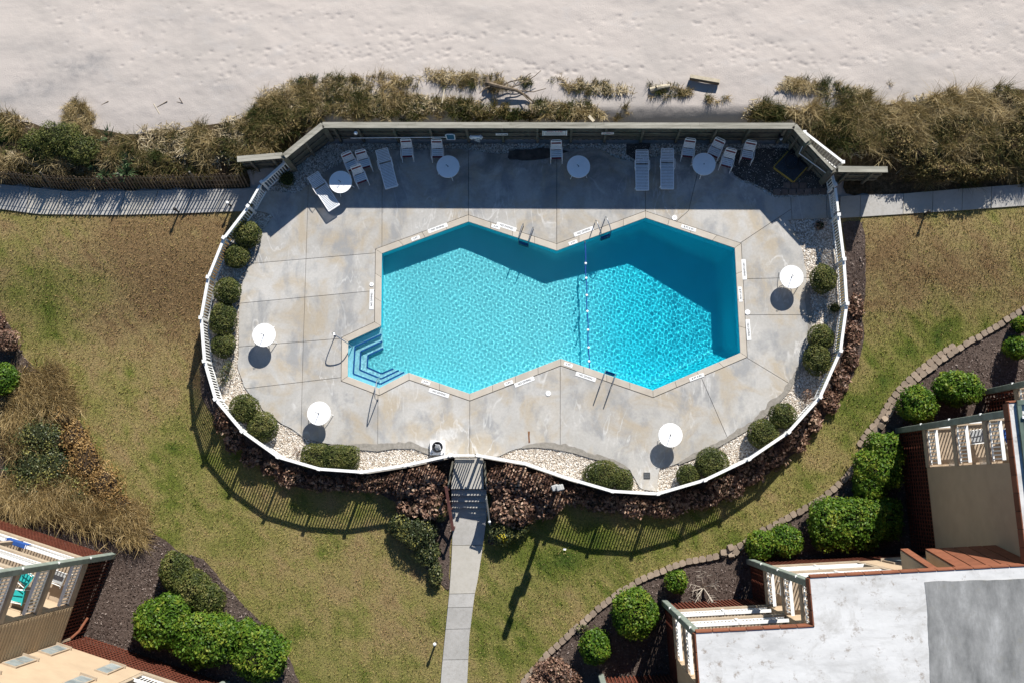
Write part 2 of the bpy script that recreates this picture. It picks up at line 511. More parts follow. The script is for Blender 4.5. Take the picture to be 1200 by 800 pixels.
c = k.mix(k.math('MULTIPLY', k.attr('darker'), k.ramp(k.noise(1.1, 6, .7), [(.35, .2), (.65, 1.0)])), c, (0.17, 0.17, 0.175))
k.l(c, b.inputs['Base Color'])
h = k.math('ADD', k.math('MULTIPLY', k.noise(3.5, 6, .65), .55), k.math('MULTIPLY', k.noise(14, 4, .6), .28))
w = nt.nodes.new('ShaderNodeTexWave'); w.inputs['Scale'].default_value = 2.6; w.inputs['Distortion'].default_value = 9; w.inputs['Detail'].default_value = 3; w.inputs['Detail Scale'].default_value = 1.3
mp = nt.nodes.new('ShaderNodeMapping'); mp.inputs['Rotation'].default_value = (0, 0, .5); k.l(k.pos, mp.inputs['Vector']); k.l(mp.outputs[0], w.inputs['Vector'])
wm = k.math('MULTIPLY', w.outputs['Fac'], k.ramp(k.noise(.25, 3), [(0.45, 0.0), (0.7, 0.25)]))
k.bump(k.math('ADD', h, wm), 0.28, 0.08, b)
sand = np_mesh('beach_sand', np.stack([GX.ravel(), GY.ravel(), Z.ravel()], 1), F, M_sand, smooth=True)
sand['kind'] = 'structure'
dm = np.zeros(GX.shape)  # hand-placed soft patches of darker grey sand
for px, py, rx, ry, a_ in ((100, 88, 34, 14, .8), (60, 112, 60, 14, .55), (20, 125, 40, 10, .5), (120, 75, 20, 12, .5), (50, 60, 40, 16, .25), (1015, 4, 50, 10, .45), (905, 52, 26, 8, .3), (870, 20, 30, 14, .2), (230, 30, 60, 20, .15), (1060, 40, 40, 20, .2)):
    p = at(px, py, -.3); dm += a_ * np.exp(-(((GX - p.x) / (rx / 25)) ** 2 + ((GY - p.y) / (ry / 25)) ** 2))
a_ = sand.data.attributes.new('darker', 'FLOAT', 'POINT'); a_.data.foreach_set('value', np.clip(dm, 0, 1).ravel().astype(np.float32))

# outline of the fenced terrace (tops of the white fence posts, as photographed)
LEFT_POSTS = [(291, 242), (262.5, 279), (244, 325), (235.5, 372.5), (239.5, 423), (252.5, 467.5), (284, 505), (326, 535), (374, 549), (424, 552.5), (475, 544.5), (528, 533)]
RIGHT_POSTS = [(560, 533), (615, 542.5), (666, 560), (717.5, 575), (771, 578), (826, 562), (877.5, 537.5), (924, 506), (961, 465), (985, 411), (992.5, 356), (989, 304), (982.5, 252)]
FZ = 1.2
FENCE_L = [at2(*p, FZ) for p in LEFT_POSTS]; FENCE_R = [at2(*p, FZ) for p in RIGHT_POSTS]
NW = [at2(307, 214, FZ), at2(334, 190, FZ)]
NE = [at2(978.5, 217, FZ), at2(975, 203, FZ)]
WALL_BASE = [at2(341, 196), at2(386, 168), at2(925, 168.5), at2(972, 206)]
TERRACE = FENCE_L + FENCE_R + NE[:1] + WALL_BASE[::-1] + NW[::-1]

# gravel under everything inside the fence
m, nt, b = new_mat('gravel_bed', 0.9, 0.2); k = NT(nt); M_gravel = m
c = k.ramp(k.voro(17, out='Color'), [(0.1, (0.30, 0.25, 0.20)), (0.45, (0.50, 0.44, 0.37)), (0.9, (0.70, 0.66, 0.60))])
c = k.mix(k.ramp(k.voro(17), [(0.3, 0.0), (0.62, .8)]), c, (0.20, 0.16, 0.12))
k.l(c, b.inputs['Base Color']); k.bump(k.voro(17), .8, .05, b)
sheet('gravel_bed', TERRACE, lambda x, y: -0.05, M_gravel, holes=[offset_poly(POOL, .2)], step=None)
# retaining edge below the fence
M_kerb = plain('edge_concrete', (0.30, 0.28, 0.25), .9, .2, 3, bump=.3)
mb = MB(); ring = [Vector(p) for p in FENCE_L + FENCE_R]
for pts in (FENCE_L, FENCE_R):
    for a, b in zip(pts[:-1], pts[1:]):
        mb.beam((a.x, a.y, -.45), (b.x, b.y, -.45), .16, .78)
a, b = FENCE_L[-1], FENCE_R[0]
mb.beam((a.x, a.y, -.45), (b.x, b.y, -.45), .14, .77)
struct('terrace_edge', mb, M_kerb)

# ------------------------------------------------------------------ deck slabs
DECK_PX = [(291, 247), (297, 247), (320, 252), (307, 274), (295, 300), (286, 320), (280.5, 352), (279, 392), (279, 432), (286, 452), (295, 466), (307, 479), (327, 494),
           (350, 507), (362, 515), (382, 520), (402, 522.5), (442, 526), (462, 523), (485, 522.5), (505, 531), (526, 535), (560, 535), (586, 534), (605, 525), (625, 521.5),
           (645, 523), (670, 527.5), (695, 535), (712, 539), (738, 549), (751, 574), (770, 576), (772, 549), (795, 542), (820, 532), (840, 522), (875, 502), (900, 482), (920, 461),
           (932, 442), (944, 416), (949, 392), (950, 375), (947, 350), (946, 330), (941, 295), (932, 272), (924, 259), (981, 255), (980, 229), (906, 231), (892, 221),
           (872, 214), (861, 205), (846, 193), (822, 186), (785, 180), (766, 184), (745, 190), (727, 187), (712, 180), (701, 174), (670, 174), (640, 174), (605, 175), (587, 180.5),
           (565, 177.5), (545, 174.5), (520, 174.5), (480, 175), (457, 176), (430, 180), (400, 191), (377, 204), (360, 217), (345, 227), (317, 224), (305, 221)]
random.seed(21)
def roughen(pl, amp, step):
    """Broken, uneven edges of old poured concrete."""
    out = []
    pts = resample(pl + [pl[0]], step)
    for p in pts[:-1]:
        s = fbm(np.array(p.x * 1.7), np.array(p.y * 1.7), 3) - .5
        q = fbm(np.array(p.x * 1.7 + 40), np.array(p.y * 1.7 + 40), 3) - .5
        out.append(p + Vector((float(s), float(q))) * amp)
    return out
DECK = roughen(poly(DECK_PX), .16, .22)
JOINTS_PX = [((361, 150), (361, 228)), ((361, 228), (354.5, 430)), ((354.5, 430), (352, 540)), ((448, 150), (447.5, 294)), ((549, 150), (549, 256)), ((652.5, 150), (652.5, 292)), ((756.5, 150), (756.5, 252)),
             ((823, 180), (807, 247)), ((807, 247), (790, 262)), ((909, 233), (928, 268)), ((860, 290), (935, 240)), ((865, 327), (960, 325)), ((866, 369), (960, 369)),
             ((869, 415), (935, 455)), ((821, 440), (858, 525)), ((765, 456), (767.5, 560)), ((656.5, 420), (656.5, 540)), ((550.5, 461), (550.5, 540)),
             ((443, 456), (442.5, 540)), ((270, 457), (407, 441)), ((270, 407), (407, 396)), ((270, 356.5), (447, 340)), ((270, 311), (447, 296)),
             ((300, 243), (340, 232)), ((968, 220), (970, 270)), ((926, 222), (929, 268)), ((536, 545), (528, 530)), ((586, 545), (580, 525))]
edges = [(at2(*a), at2(*b)) for a, b in JOINTS_PX]
v, faces, oe, src = cdt_sheet(DECK, [COPE], None, edges)
# joint edges are those that come from the added lines
n_ring = len(DECK) + len(COPE)
_pts = list(DECK) + list(COPE)
allp = list(DECK) + list(COPE); ee = [(i, (i + 1) % len(DECK)) for i in range(len(DECK))] + [(len(DECK) + i, len(DECK) + (i + 1) % len(COPE)) for i in range(len(COPE))]
for a, b in edges: ee.append((len(allp), len(allp) + 1)); allp += [a, b]
v, e_all, f_all, ov, oe, of = delaunay_2d_cdt(allp, ee, [], 0, 1e-5)
cut = set()
for e, o in zip(e_all, oe):
    if len(o): cut.add(tuple(sorted(e)))
faces = [tuple(t) for t in f_all if inside((v[t[0]] + v[t[1]] + v[t[2]]) / 3, DECK) and not inside((v[t[0]] + v[t[1]] + v[t[2]]) / 3, COPE)]
adj = {}
for i, t in enumerate(faces):
    for j in range(len(t)):
        adj.setdefault(tuple(sorted((t[j], t[(j + 1) % len(t)]))), []).append(i)
lab = [-1] * len(faces); groups = []
for i in range(len(faces)):
    if lab[i] >= 0: continue
    lab[i] = len(groups); st = [i]; comp = []
    while st:
        c = st.pop(); comp.append(c); t = faces[c]
        for j in range(len(t)):
            e = tuple(sorted((t[j], t[(j + 1) % len(t)])))
            if e in cut: continue
            for o in adj[e]:
                if lab[o] < 0: lab[o] = lab[c]; st.append(o)
    groups.append(comp)
m, nt, b = new_mat('deck_concrete', 0.85, 0.25); k = NT(nt); M_deck = m
c = k.ramp(k.noise(0.35, 6, .62, .5), [(0.25, (0.34, 0.325, 0.30)), (0.5, (0.46, 0.445, 0.42)), (0.75, (0.515, 0.50, 0.475))])
pm = k.ramp(k.noise(0.55, 5, .6, .8), [(0.45, 0.0), (0.62, 0.85)])
c = k.mix(pm, c, (0.42, 0.355, 0.265))                                                  # tan damp stains
c = k.mix(k.ramp(k.noise(0.7, 6, .65, .3, stretch=(1.3, .8, 1)), [(0.50, 0.0), (0.64, 0.85)]), c, (0.29, 0.295, 0.30))   # grey mildew
rn = k.noise(0.42, 3, .5, 1.6, stretch=(1.9, .55, 1))
ridge = k.ramp(k.math('ABSOLUTE', k.math('SUBTRACT', rn, 0.5)), [(0.0, 1.0), (0.024, 0.0)])
c = k.mix(k.math('MULTIPLY', k.math('MULTIPLY', ridge, k.ramp(k.noise(.3, 3), [(0.46, 0.0), (0.57, .9)])), k.ramp(k.noise(2.5, 4), [(.3, .2), (.7, 1.0)])), c, (0.66, 0.65, 0.63))   # lime streaks
c = k.mix(k.ramp(k.noise(9, 6, .7), [(0.3, 0.30), (0.6, 0.0)]), c, (0.26, 0.24, 0.21))
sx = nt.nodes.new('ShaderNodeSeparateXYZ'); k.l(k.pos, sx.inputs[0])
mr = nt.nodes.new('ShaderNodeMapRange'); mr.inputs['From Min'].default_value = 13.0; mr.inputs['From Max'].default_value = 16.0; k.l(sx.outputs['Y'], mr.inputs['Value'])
c = k.mix(k.math('MULTIPLY', mr.outputs[0], k.ramp(k.noise(.6, 6, .68, .7), [(0.42, 0.0), (0.6, .85)])), c, (0.16, 0.15, 0.14))   # dark blotches, stronger towards the timber wall
c = k.mix(1.0, c, k.ramp(k.objrand(), [(0, .93), (1, 1.03)]), 'MULTIPLY')
k.l(c, b.inputs['Base Color']); k.bump(k.noise(18, 5, .7), .25, .02, b)
#print('SLABS', len(groups), [round(sum(abs(area2([v[i] for i in faces[c]])) for c in g),1) for g in groups])
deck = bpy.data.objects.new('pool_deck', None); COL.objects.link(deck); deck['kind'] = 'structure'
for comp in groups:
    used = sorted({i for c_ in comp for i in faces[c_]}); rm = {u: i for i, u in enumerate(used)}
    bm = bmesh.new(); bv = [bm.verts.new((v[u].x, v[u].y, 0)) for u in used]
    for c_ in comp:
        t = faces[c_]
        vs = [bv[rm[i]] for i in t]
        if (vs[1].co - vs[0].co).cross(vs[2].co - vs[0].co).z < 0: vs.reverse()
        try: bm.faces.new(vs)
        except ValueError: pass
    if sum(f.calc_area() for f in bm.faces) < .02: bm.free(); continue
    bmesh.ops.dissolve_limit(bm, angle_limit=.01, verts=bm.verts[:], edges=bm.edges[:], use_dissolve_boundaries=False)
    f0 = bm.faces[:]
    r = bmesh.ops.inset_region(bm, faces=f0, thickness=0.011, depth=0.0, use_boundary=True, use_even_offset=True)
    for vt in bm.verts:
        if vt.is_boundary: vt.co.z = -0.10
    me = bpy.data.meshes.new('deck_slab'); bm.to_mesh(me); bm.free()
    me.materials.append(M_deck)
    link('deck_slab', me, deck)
M_dark = plain('joint_soil', (0.06, 0.055, 0.05), .95, .2, 4)
sheet('deck_base', DECK, lambda x, y: -0.045, M_dark, holes=[offset_poly(POOL, .2)], step=None)

# soil washed over the lower edges of the deck
m, nt, b = new_mat('washed_soil', .95, .1); k = NT(nt); M_wash = m
k.l(k.ramp(k.noise(6, 6, .7), [(0.3, (0.19, 0.175, 0.15)), (0.7, (0.33, 0.305, 0.27))]), b.inputs['Base Color']); k.bump(k.noise(16, 4), .5, .02, b)
def wash(px, w, seed):
    P = resample(poly(px), .1); top = []; bot = []
    for i, p in enumerate(P):
        q = P[min(i + 1, len(P) - 1)] - P[max(0, i - 1)]; n = Vector((-q.y, q.x)).normalized()
        f = math.sin(math.pi * i / (len(P) - 1)) ** .5
        a = float(fbm(np.array(p.x * 1.4 + seed), np.array(p.y * 1.4), 3)); c_ = float(fbm(np.array(p.x * 4 + seed), np.array(p.y * 4 + 9), 3))
        top.append(p + n * f * w * (.15 + 1.1 * a + .8 * (c_ - .5))); bot.append(p - n * .09)
    mb = MB(); N = len(P)
    mb.add([(p.x, p.y, .004) for p in bot] + [(p.x, p.y, .004) for p in top], [(i, i + 1, N + i + 1, N + i) for i in range(N - 1)])
    struct('washed_soil', mb, M_wash)
wash([(385, 521), (402, 523), (442, 526), (462, 523), (485, 523), (505, 531), (520, 535)], .26, 3)
wash([(612, 523), (625, 521.5), (645, 523), (670, 527.5), (695, 535), (712, 539), (738, 549)], .24, 9)
wash([(795, 542), (820, 532), (840, 522), (875, 502), (900, 482), (920, 461), (932, 442), (944, 416)], .26, 15)
wash([(948, 405), (949, 392), (950, 375), (947, 350), (946, 330)], .24, 19)
m, nt, b = new_mat('rust_stain', .9, .1); k = NT(nt)
k.l(k.ramp(k.noise(4, 4), [(0.3, (0.10, 0.04, 0.015)), (0.7, (0.26, 0.13, 0.06))]), b.inputs['Base Color'])
mb = MB(); P = poly([(618.6, 505), (621, 505), (620.6, 511), (621.2, 518), (619.4, 519), (619, 512)])
mb.add([(p.x, p.y, .005) for p in P], [tuple(range(6))[::-1]]); struct('rust_stain', mb, m)
# coping stones round the pool
m, nt, b = new_mat('coping_stone', 0.8, 0.3); k = NT(nt); M_cope = m
c = k.ramp(k.noise(1.3, 5), [(0.3, (0.44, 0.39, 0.325)), (0.7, (0.54, 0.49, 0.42))])
c = k.mix(1.0, c, k.ramp(k.objrand(), [(0, .88), (1, 1.03)]), 'MULTIPLY')
k.l(c, b.inputs['Base Color']); k.bump(k.noise(22, 4), .15, .01, b)
cope = bpy.data.objects.new('pool_coping', None); COL.objects.link(cope); cope['kind'] = 'structure'
CI = offset_poly(POOL, -0.02); CO = offset_poly(POOL, 0.285)
for i in range(len(POOL)):
    j = (i + 1) % len(POOL)
    L = (POOL[j] - POOL[i]).length; n = max(1, round(L / 1.25))
    for q in range(n):
        t0, t1 = q / n, (q + 1) / n
        e = .006 / L
        a0 = CI[i].lerp(CI[j], t0 + e); a1 = CI[i].lerp(CI[j], t1 - e); b0 = CO[i].lerp(CO[j], t0 + e); b1 = CO[i].lerp(CO[j], t1 - e)
        mb = MB().prism([a0, a1, b1, b0], -0.06, 0.012)
        mb.build('coping_stone', M_cope, cope, bevel=.008)

# ------------------------------------------------------------------ lawn
BED_L_PX = [(-60, 340), (0, 358), (14, 385), (30, 418), (50, 440), (72, 462), (90, 490), (108, 520), (122, 548), (138, 575), (165, 610), (200, 640), (238, 655), (268, 690), (300, 722), (335, 760), (360, 830), (-60, 830)]
EDGE_PX = [(1260, 330), (1200, 362), (1165, 384), (1130, 404), (1102, 422), (1078, 441), (1060, 458), (1045, 478), (1036, 494), (1022, 509), (1010, 528), (1000, 548), (984, 566), (960, 585), (930, 602), (900, 618),
           (872, 636), (855, 645), (835, 652), (800, 659), (770, 671), (740, 685), (712, 704), (690, 722), (668, 742), (646, 762), (628, 782), (612, 800), (596, 825)]
EDGE_G = [at2(a, b, -.6) for a, b in EDGE_PX]
BED_R = EDGE_G + [at2(596, 860, -.7), at2(1300, 860, -.7), at2(1300, 330, -.3)]
BED_L = poly(BED_L_PX, -.7)
PATH_L_UP = [(-40, 214), (0, 216), (75, 224), (105, 225), (175, 223.5), (292, 221), (303, 221)]
PATH_L_LO = [(288, 247.5), (262, 248), (215, 250), (135, 252), (45, 251), (0, 245), (-40, 242)]
PATH_R_UP = [(985, 230), (1060, 227), (1125, 221.5), (1200, 216), (1250, 212)]
PATH_R_LO = [(1250, 237), (1200, 241), (1125, 246.5), (1010, 254), (984, 255.5)]
LAWN = [Vector((-40, 13.0)), at2(262, 236, -.1), at2(300, 240, -.1), at2(640, 400, -.1), at2(975, 240, -.1), at2(1290, 226, -.1), Vector((42, 14.4)), Vector((42, -20)), Vector((-40, -20))]
def dryness(X, Y):
    """0 green to 1 straw; the worn, browned patches of the photographed lawn."""
    d = np.full(X.shape, .50)
    for px, py, rx, ry, a in ((185, 305, 130, 75, .62), (215, 360, 60, 90, .30), (1080, 300, 130, 55, .42), (1030, 340, 40, 80, .2), (130, 430, 60, 60, .1), (470, 690, 70, 60, .18), (330, 690, 70, 60, .08),
                              (70, 345, 90, 45, -.22), (215, 260, 40, 15, .1), (160, 480, 60, 50, .05), (210, 540, 40, 50, -.18), (1010, 470, 50, 50, -.25), (1090, 390, 60, 40, -.2), (590, 740, 60, 60, -.12), (760, 640, 120, 30, -.15), (650, 650, 60, 40, -.3)):
        p = at(px, py, -.4)
        d += a * np.exp(-(((X - p.x) / (rx / 25)) ** 2 + ((Y - p.y) / (ry / 25)) ** 2))
    d += (fbm(X * .8, Y * .8, 4) - .5) * .6 + (fbm(X * 3.1 + 7, Y * 3.1, 2) - .5) * .45 + (fbm(X * 7 + 30, Y * 7, 2) - .5) * .5
    return np.clip(d, 0, 1)
GRASS = [(0.055, 0.105, 0.012), (0.160, 0.190, 0.032), (0.305, 0.27, 0.088), (0.375, 0.28, 0.128), (0.285, 0.185, 0.092)]
m, nt, b = new_mat('lawn_soil', 0.95, 0.1); k = NT(nt); M_lawn = m
c = k.ramp(k.attr('dry'), [(i / 4, tuple(v_ * .8 for v_ in c_)) for i, c_ in enumerate(GRASS)])
c = k.mix(k.ramp(k.noise(11, 5, .7), [(0.35, 0.55), (0.65, 0.0)]), c, (0.055, 0.05, 0.025))
k.l(c, b.inputs['Base Color']); k.bump(k.noise(14, 5, .7), .8, .06, b)
lawn = sheet('lawn', LAWN, ground_z, M_lawn, holes=[HOLE], step=.45)
co = np.zeros(len(lawn.data.vertices) * 3); lawn.data.vertices.foreach_get('co', co); co = co.reshape(-1, 3)
a_ = lawn.data.attributes.new('dry', 'FLOAT', 'POINT'); a_.data.foreach_set('value', dryness(co[:, 0], co[:, 1]).astype(np.float32))

# mulch beds
m, nt, b = new_mat('mulch', 0.95, 0.1); k = NT(nt); M_mulch = m
c = k.ramp(k.noise(9, 6, .75), [(0.3, (0.032, 0.022, 0.018)), (0.5, (0.080, 0.057, 0.048)), (0.7, (0.175, 0.138, 0.12))])
c = k.mix(k.ramp(k.noise(.5, 4), [(0.4, 0.0), (0.7, 0.6)]), c, (0.13, 0.10, 0.085))
k.l(c, b.inputs['Base Color']); k.bump(k.noise(20, 5, .7), .9, .06, b)
sheet('mulch_bed', BED_R, lambda x, y: ground_z(x, y) + .045, M_mulch, step=1.2)
sheet('mulch_bed', roughen(BED_L, .35, .3), lambda x, y: ground_z(x, y) + .045, M_mulch, step=1.2)
BED_F = poly([(240, 425), (231, 430), (238, 470), (266, 512), (308, 550), (350, 570), (440, 575), (465, 590), (470, 630), (490, 655), (526, 692), (530, 560), (575, 560), (572, 640), (600, 632), (640, 590), (680, 590), (760, 600), (840, 590), (900, 555), (940, 525), (990, 460), (1012, 410), (1014, 330), (1008, 262), (984, 262), (993, 360), (984, 412), (960, 465), (920, 505), (875, 535), (825, 560), (770, 576), (715, 572), (665, 557), (610, 541), (560, 532), (528, 532), (475, 542), (424, 548), (374, 545), (330, 530), (290, 502), (258, 465), (246, 420)], -.5)
sheet('mulch_bed', roughen(BED_F, .25, .3), lambda x, y: ground_z(x, y) + .03, M_mulch, step=1.2)
# chips of bark that give the mulch its grain
def chips(name, pl, n, zf, m, size=(.03, .09), thick=.012, thin=.35, patchy=0):
    xs = [p[0] for p in pl]; ys = [p[1] for p in pl]
    X = rng.uniform(max(min(xs), -26), min(max(xs), 27), n * 3); Y = rng.uniform(max(min(ys), -11), min(max(ys), 26), n * 3)
    ok = inside_np(X, Y, pl)
    if patchy: ok &= (fbm(X * .8 + 9, Y * 1.1, 3) + np.clip(dist_np(X, Y, pl), 0, .4) * .4 + rng.random(len(X)) * .15) > patchy
    X, Y = X[ok][:n], Y[ok][:n]; k_ = len(X)
    Zb = np.array([zf(x, y) for x, y in zip(X, Y)])
    a = rng.uniform(0, 6.283, k_); L = rng.uniform(size[0], size[1], k_) / 2; W = L * rng.uniform(thin, thin * 1.8, k_)
    tilt = rng.normal(0, .35, k_)
    ux, uy = np.cos(a), np.sin(a); V = np.zeros((k_, 4, 3))
    for i, (sx, sy) in enumerate(((-1, -1), (1, -1), (1, 1), (-1, 1))):
        V[:, i, 0] = X + ux * L * sx - uy * W * sy; V[:, i, 1] = Y + uy * L * sx + ux * W * sy
        V[:, i, 2] = Zb + thick + tilt * L * sx * .8 + rng.uniform(0, .02, k_)
    o = np_mesh(name, V.reshape(-1, 3), np.arange(k_ * 4).reshape(-1, 4), m, tint=rng.random(k_)); o['kind'] = 'stuff'; return o
M_chip = leafy('bark_chip', [(0.028, 0.019, 0.015), (0.07, 0.052, 0.043), (0.13, 0.10, 0.085), (0.27, 0.22, 0.195)], .9, .1, 0)
for pl, n in ((BED_R, 22000), (BED_L, 16000), (BED_F, 9000)):
    chips('bark_mulch', pl, n, lambda x, y: ground_z(x, y) + .05, M_chip)

# ------------------------------------------------------------------ paths
m, nt, b = new_mat('path_concrete', 0.9, 0.2); k = NT(nt); M_path = m
c = k.ramp(k.noise(0.9, 6, .65), [(0.3, (0.37, 0.36, 0.34)), (0.7, (0.46, 0.445, 0.425))])
c = k.mix(k.ramp(k.noise(7, 6, .7), [(0.32, 0.4), (0.55, 0.0)]), c, (0.25, 0.23, 0.20))
c = k.mix(1.0, c, k.ramp(k.objrand(), [(0, .82), (.5, .98), (1, 1.06)]), 'MULTIPLY')
c = k.mix(k.ramp(k.objrand(), [(.45, 0.0), (.75, .5)]), c, (0.43, 0.39, 0.31))
k.l(c, b.inputs['Base Color']); k.bump(k.noise(20, 5), .2, .02, b)
def path(name, up, lo, zf, cuts):
    """Path of separate poured slabs between two edge lines; cuts are fractions along it."""
    o = bpy.data.objects.new(name, None); COL.objects.link(o); o['kind'] = 'structure'
    def along(pl, t):
        L = [0]
        for a, b in zip(pl[:-1], pl[1:]): L.append(L[-1] + (b - a).length)
        s = t * L[-1]
        for i in range(len(pl) - 1):
            if s <= L[i + 1] + 1e-9: return pl[i].lerp(pl[i + 1], (s - L[i]) / max(1e-9, L[i + 1] - L[i]))
        return pl[-1]
    for t0, t1 in zip(cuts[:-1], cuts[1:]):
        n = 4; e = .0011 if len(cuts) > 6 else .002
        ts = [t0 + e + (t1 - t0 - 2 * e) * i / n for i in range(n + 1)]
        A = [along(up, t) for t in ts]; B = [along(lo, t) for t in ts]
        dz = random.uniform(-.006, .006)
        mb = MB(); vs = []; fs = []
        for a, b in zip(A, B):
            za, zb = zf(a.x, a.y) + dz, zf(b.x, b.y) + dz
            vs += [(a.x, a.y, za), (b.x, b.y, zb), (a.x, a.y, za - .12), (b.x, b.y, zb - .12)]
        for i in range(n):
            q = i * 4; r = q + 4
            fs += [(q, q + 1, r + 1, r), (q + 2, r + 2, r + 3, q + 3), (q, r, r + 2, q + 2), (q + 1, q + 3, r + 3, r + 1)]
        fs += [(0, 2, 3, 1), (n * 4, n * 4 + 1, n * 4 + 3, n * 4 + 2)]
        mb.add(vs, fs); mb.build('path_slab', M_path, o)
    return o
path('boardwalk_path', poly(PATH_L_UP, -.02), poly(PATH_L_LO[::-1], -.02), lambda x, y: -.03, [0, .11, .22, .33, .44, .55, .66, .78, .89, 1])
path('boardwalk_path', poly(PATH_R_UP, -.02), poly(PATH_R_LO[::-1], -.02), lambda x, y: -.03, [0, .09, .28, .41, .54, .67, .80, .93, 1])
path('garden_path', poly([(531, 600), (529.5, 650), (527, 690), (523, 730), (518, 780), (514, 830)], -.65), poly([(571, 600), (565, 645), (560, 678), (556, 697), (550, 745), (546, 830)], -.65), lambda x, y: -.65,
     [0, .17, .42, .49, .60, .755, .90, 1])
# pebbles of the gravel beds
def pebbles(name, n, m):
    xs = [p.x for p in TERRACE]; ys = [p.y for p in TERRACE]
    X = rng.uniform(min(xs), max(xs), n * 6); Y = rng.uniform(min(ys), max(ys), n * 6)
    ok = inside_np(X, Y, TERRACE) & ~inside_np(X, Y, DECK); X, Y = X[ok][:n], Y[ok][:n]; k_ = len(X)
    base = np.array([(1, 0, 0), (0, 1, 0), (-1, 0, 0), (0, -1, 0), (0, 0, .8), (.7, .7, .3)][:5], float)
    F0 = np.array([(0, 1, 4), (1, 2, 4), (2, 3, 4), (3, 0, 4)])
    s = rng.uniform(.022, .055, k_); a = rng.uniform(0, 6.28, k_)
    V = np.repeat(base[None], k_, 0) * (s[:, None, None] * rng.uniform(.6, 1.2, (k_, 5, 1)))
    ca, sa = np.cos(a)[:, None], np.sin(a)[:, None]
    V = np.stack([V[..., 0] * ca - V[..., 1] * sa + X[:, None], V[..., 0] * sa + V[..., 1] * ca + Y[:, None], V[..., 2] - .05], -1)
    F = (F0[None] + np.arange(k_)[:, None, None] * 5).reshape(-1, 3)
    o = np_mesh(name, V.reshape(-1, 3), F, m, tint=np.repeat(rng.random(k_), 4)); o['kind'] = 'stuff'
M_peb = leafy('pebble', [(0.36, 0.29, 0.22), (0.52, 0.45, 0.37), (0.66, 0.61, 0.54), (0.78, 0.75, 0.70)], .85, .2, 0)
pebbles('gravel', 30000, M_peb)
# ------------------------------------------------------------------ weathered timber wall towards the beach
m, nt, b = new_mat('weathered_timber', 0.9, 0.15); k = NT(nt); M_timber = m
c = k.ramp(k.noise(1.6, 6, .65, .4, stretch=(1, 1, 6)), [(0.3, (0.085, 0.080, 0.066)), (0.55, (0.15, 0.14, 0.115)), (0.75, (0.20, 0.195, 0.155))])
c = k.mix(k.ramp(k.noise(.8, 4), [(0.5, 0.0), (0.75, .5)]), c, (0.10, 0.125, 0.075))
k.l(c, b.inputs['Base Color']); k.bump(k.noise(16, 4), .4, .01, b)
m, nt, b = new_mat('bleached_cap_timber', 0.9, 0.15); k = NT(nt); M_cap = m
c = k.ramp(k.noise(2.2, 6, .7, .4, stretch=(.35, 3, 1)), [(0.3, (0.20, 0.19, 0.155)), (0.55, (0.335, 0.32, 0.27)), (0.8, (0.42, 0.40, 0.34))])
c = k.mix(k.ramp(k.noise(6, 5, .7), [(0.62, 0.0), (0.72, .7)]), c, (0.12, 0.11, 0.08))
c = k.mix(1.0, c, k.ramp(k.objrand(), [(0, .82), (1, 1.05)]), 'MULTIPLY')
k.l(c, b.inputs['Base Color']); k.bump(k.noise(14, 4, stretch=None), .4, .01, b)
WH = 2.13
def wall_run(th, pts, h, post_px=None, post_step=1.7, cap=True, cap_w=.29, inner=-1):
    """Boards on the far face, rails and posts on the pool face, cap boards along the top."""
    for a, b in zip(pts[:-1], pts[1:]):
        d = (b - a); L = d.length; u = d / L; n = Vector((-u.y, u.x)) * inner       # n points to the pool side
        nb = max(2, int(L / .145)); mb = MB()
        for i in range(nb):
            c = a + u * (L * (i + .5) / nb)
            hh = h - .002
            q = c - n * (.045 + .023 * (i % 2))
            mb.box((q.x, q.y, hh / 2 - .1), (L / nb + .012, .022, hh + .2), math.atan2(u.y, u.x))
        o = mb.build('plank', M_timber, th); o['kind'] = 'stuff'
        for z in (.35, 1.0, 1.65):
            if z > h - .2: continue
            p0 = a - n * .01; p1 = b - n * .01
            MB().beam((p0.x, p0.y, z), (p1.x, p1.y, z), .045, .11).build('rail', M_timber, th)
        if post_px:
            ps = [at2(x, 152, h - .1) for x in post_px]; ps = [a + u * (p - a).dot(u) for p in ps]
        else:
            k_ = max(1, round(L / post_step)); ps = [a + u * (L * (i + .5) / k_) for i in range(k_)]
        for p in ps:
            q = p + n * .065
            MB().box((q.x, q.y, (h - .12) / 2 - .06), (.115, .115, h), math.atan2(u.y, u.x)).build('post', M_timber, th)
        if cap:
            k_ = max(1, round(L / 4.8))
            for i in range(k_):
                for s, w in ((-1, .135), (1, .135)):
                    sh = .4 if s > 0 else 0
                    t0 = max(0, L * i / k_ - (sh if i else 0)); t1 = min(L, L * (i + 1) / k_ - (sh if i < k_ - 1 else 0))
                    p0 = a + u * (t0 + .003) + n * (s * cap_w / 4 + .02); p1 = a + u * (t1 - .003) + n * (s * cap_w / 4 + .02)
                    MB().beam((p0.x, p0.y, h + .02 + .003 * s), (p1.x, p1.y, h + .02 + .003 * s), cap_w / 2 - .008, .04).build('cap_board', M_cap, th)
WT = [at2(333, 183, WH), at2(378, 146.5, WH), at2(931, 147.5, WH), at2(947, 166, WH)]
wall = thing('timber_wall', 'long weathered timber wall with pale capping between the pool deck and the dunes', 'wall', (0, at(650, 168).y, 0))
wall_run(wall, WT[0:2], WH, None, 1.6)
wall_run(wall, WT[1:3], WH, [390, 418, 460, 503, 546, 588, 629.5, 670, 711, 755, 798, 841, 880, 922])
wall_run(wall, WT[2:4], WH, None, 1.0)
low = [WT[3], at2(972, 204, 1.35)]
wall_run(wall, low, 2.0, None, 1.2, True, .12)
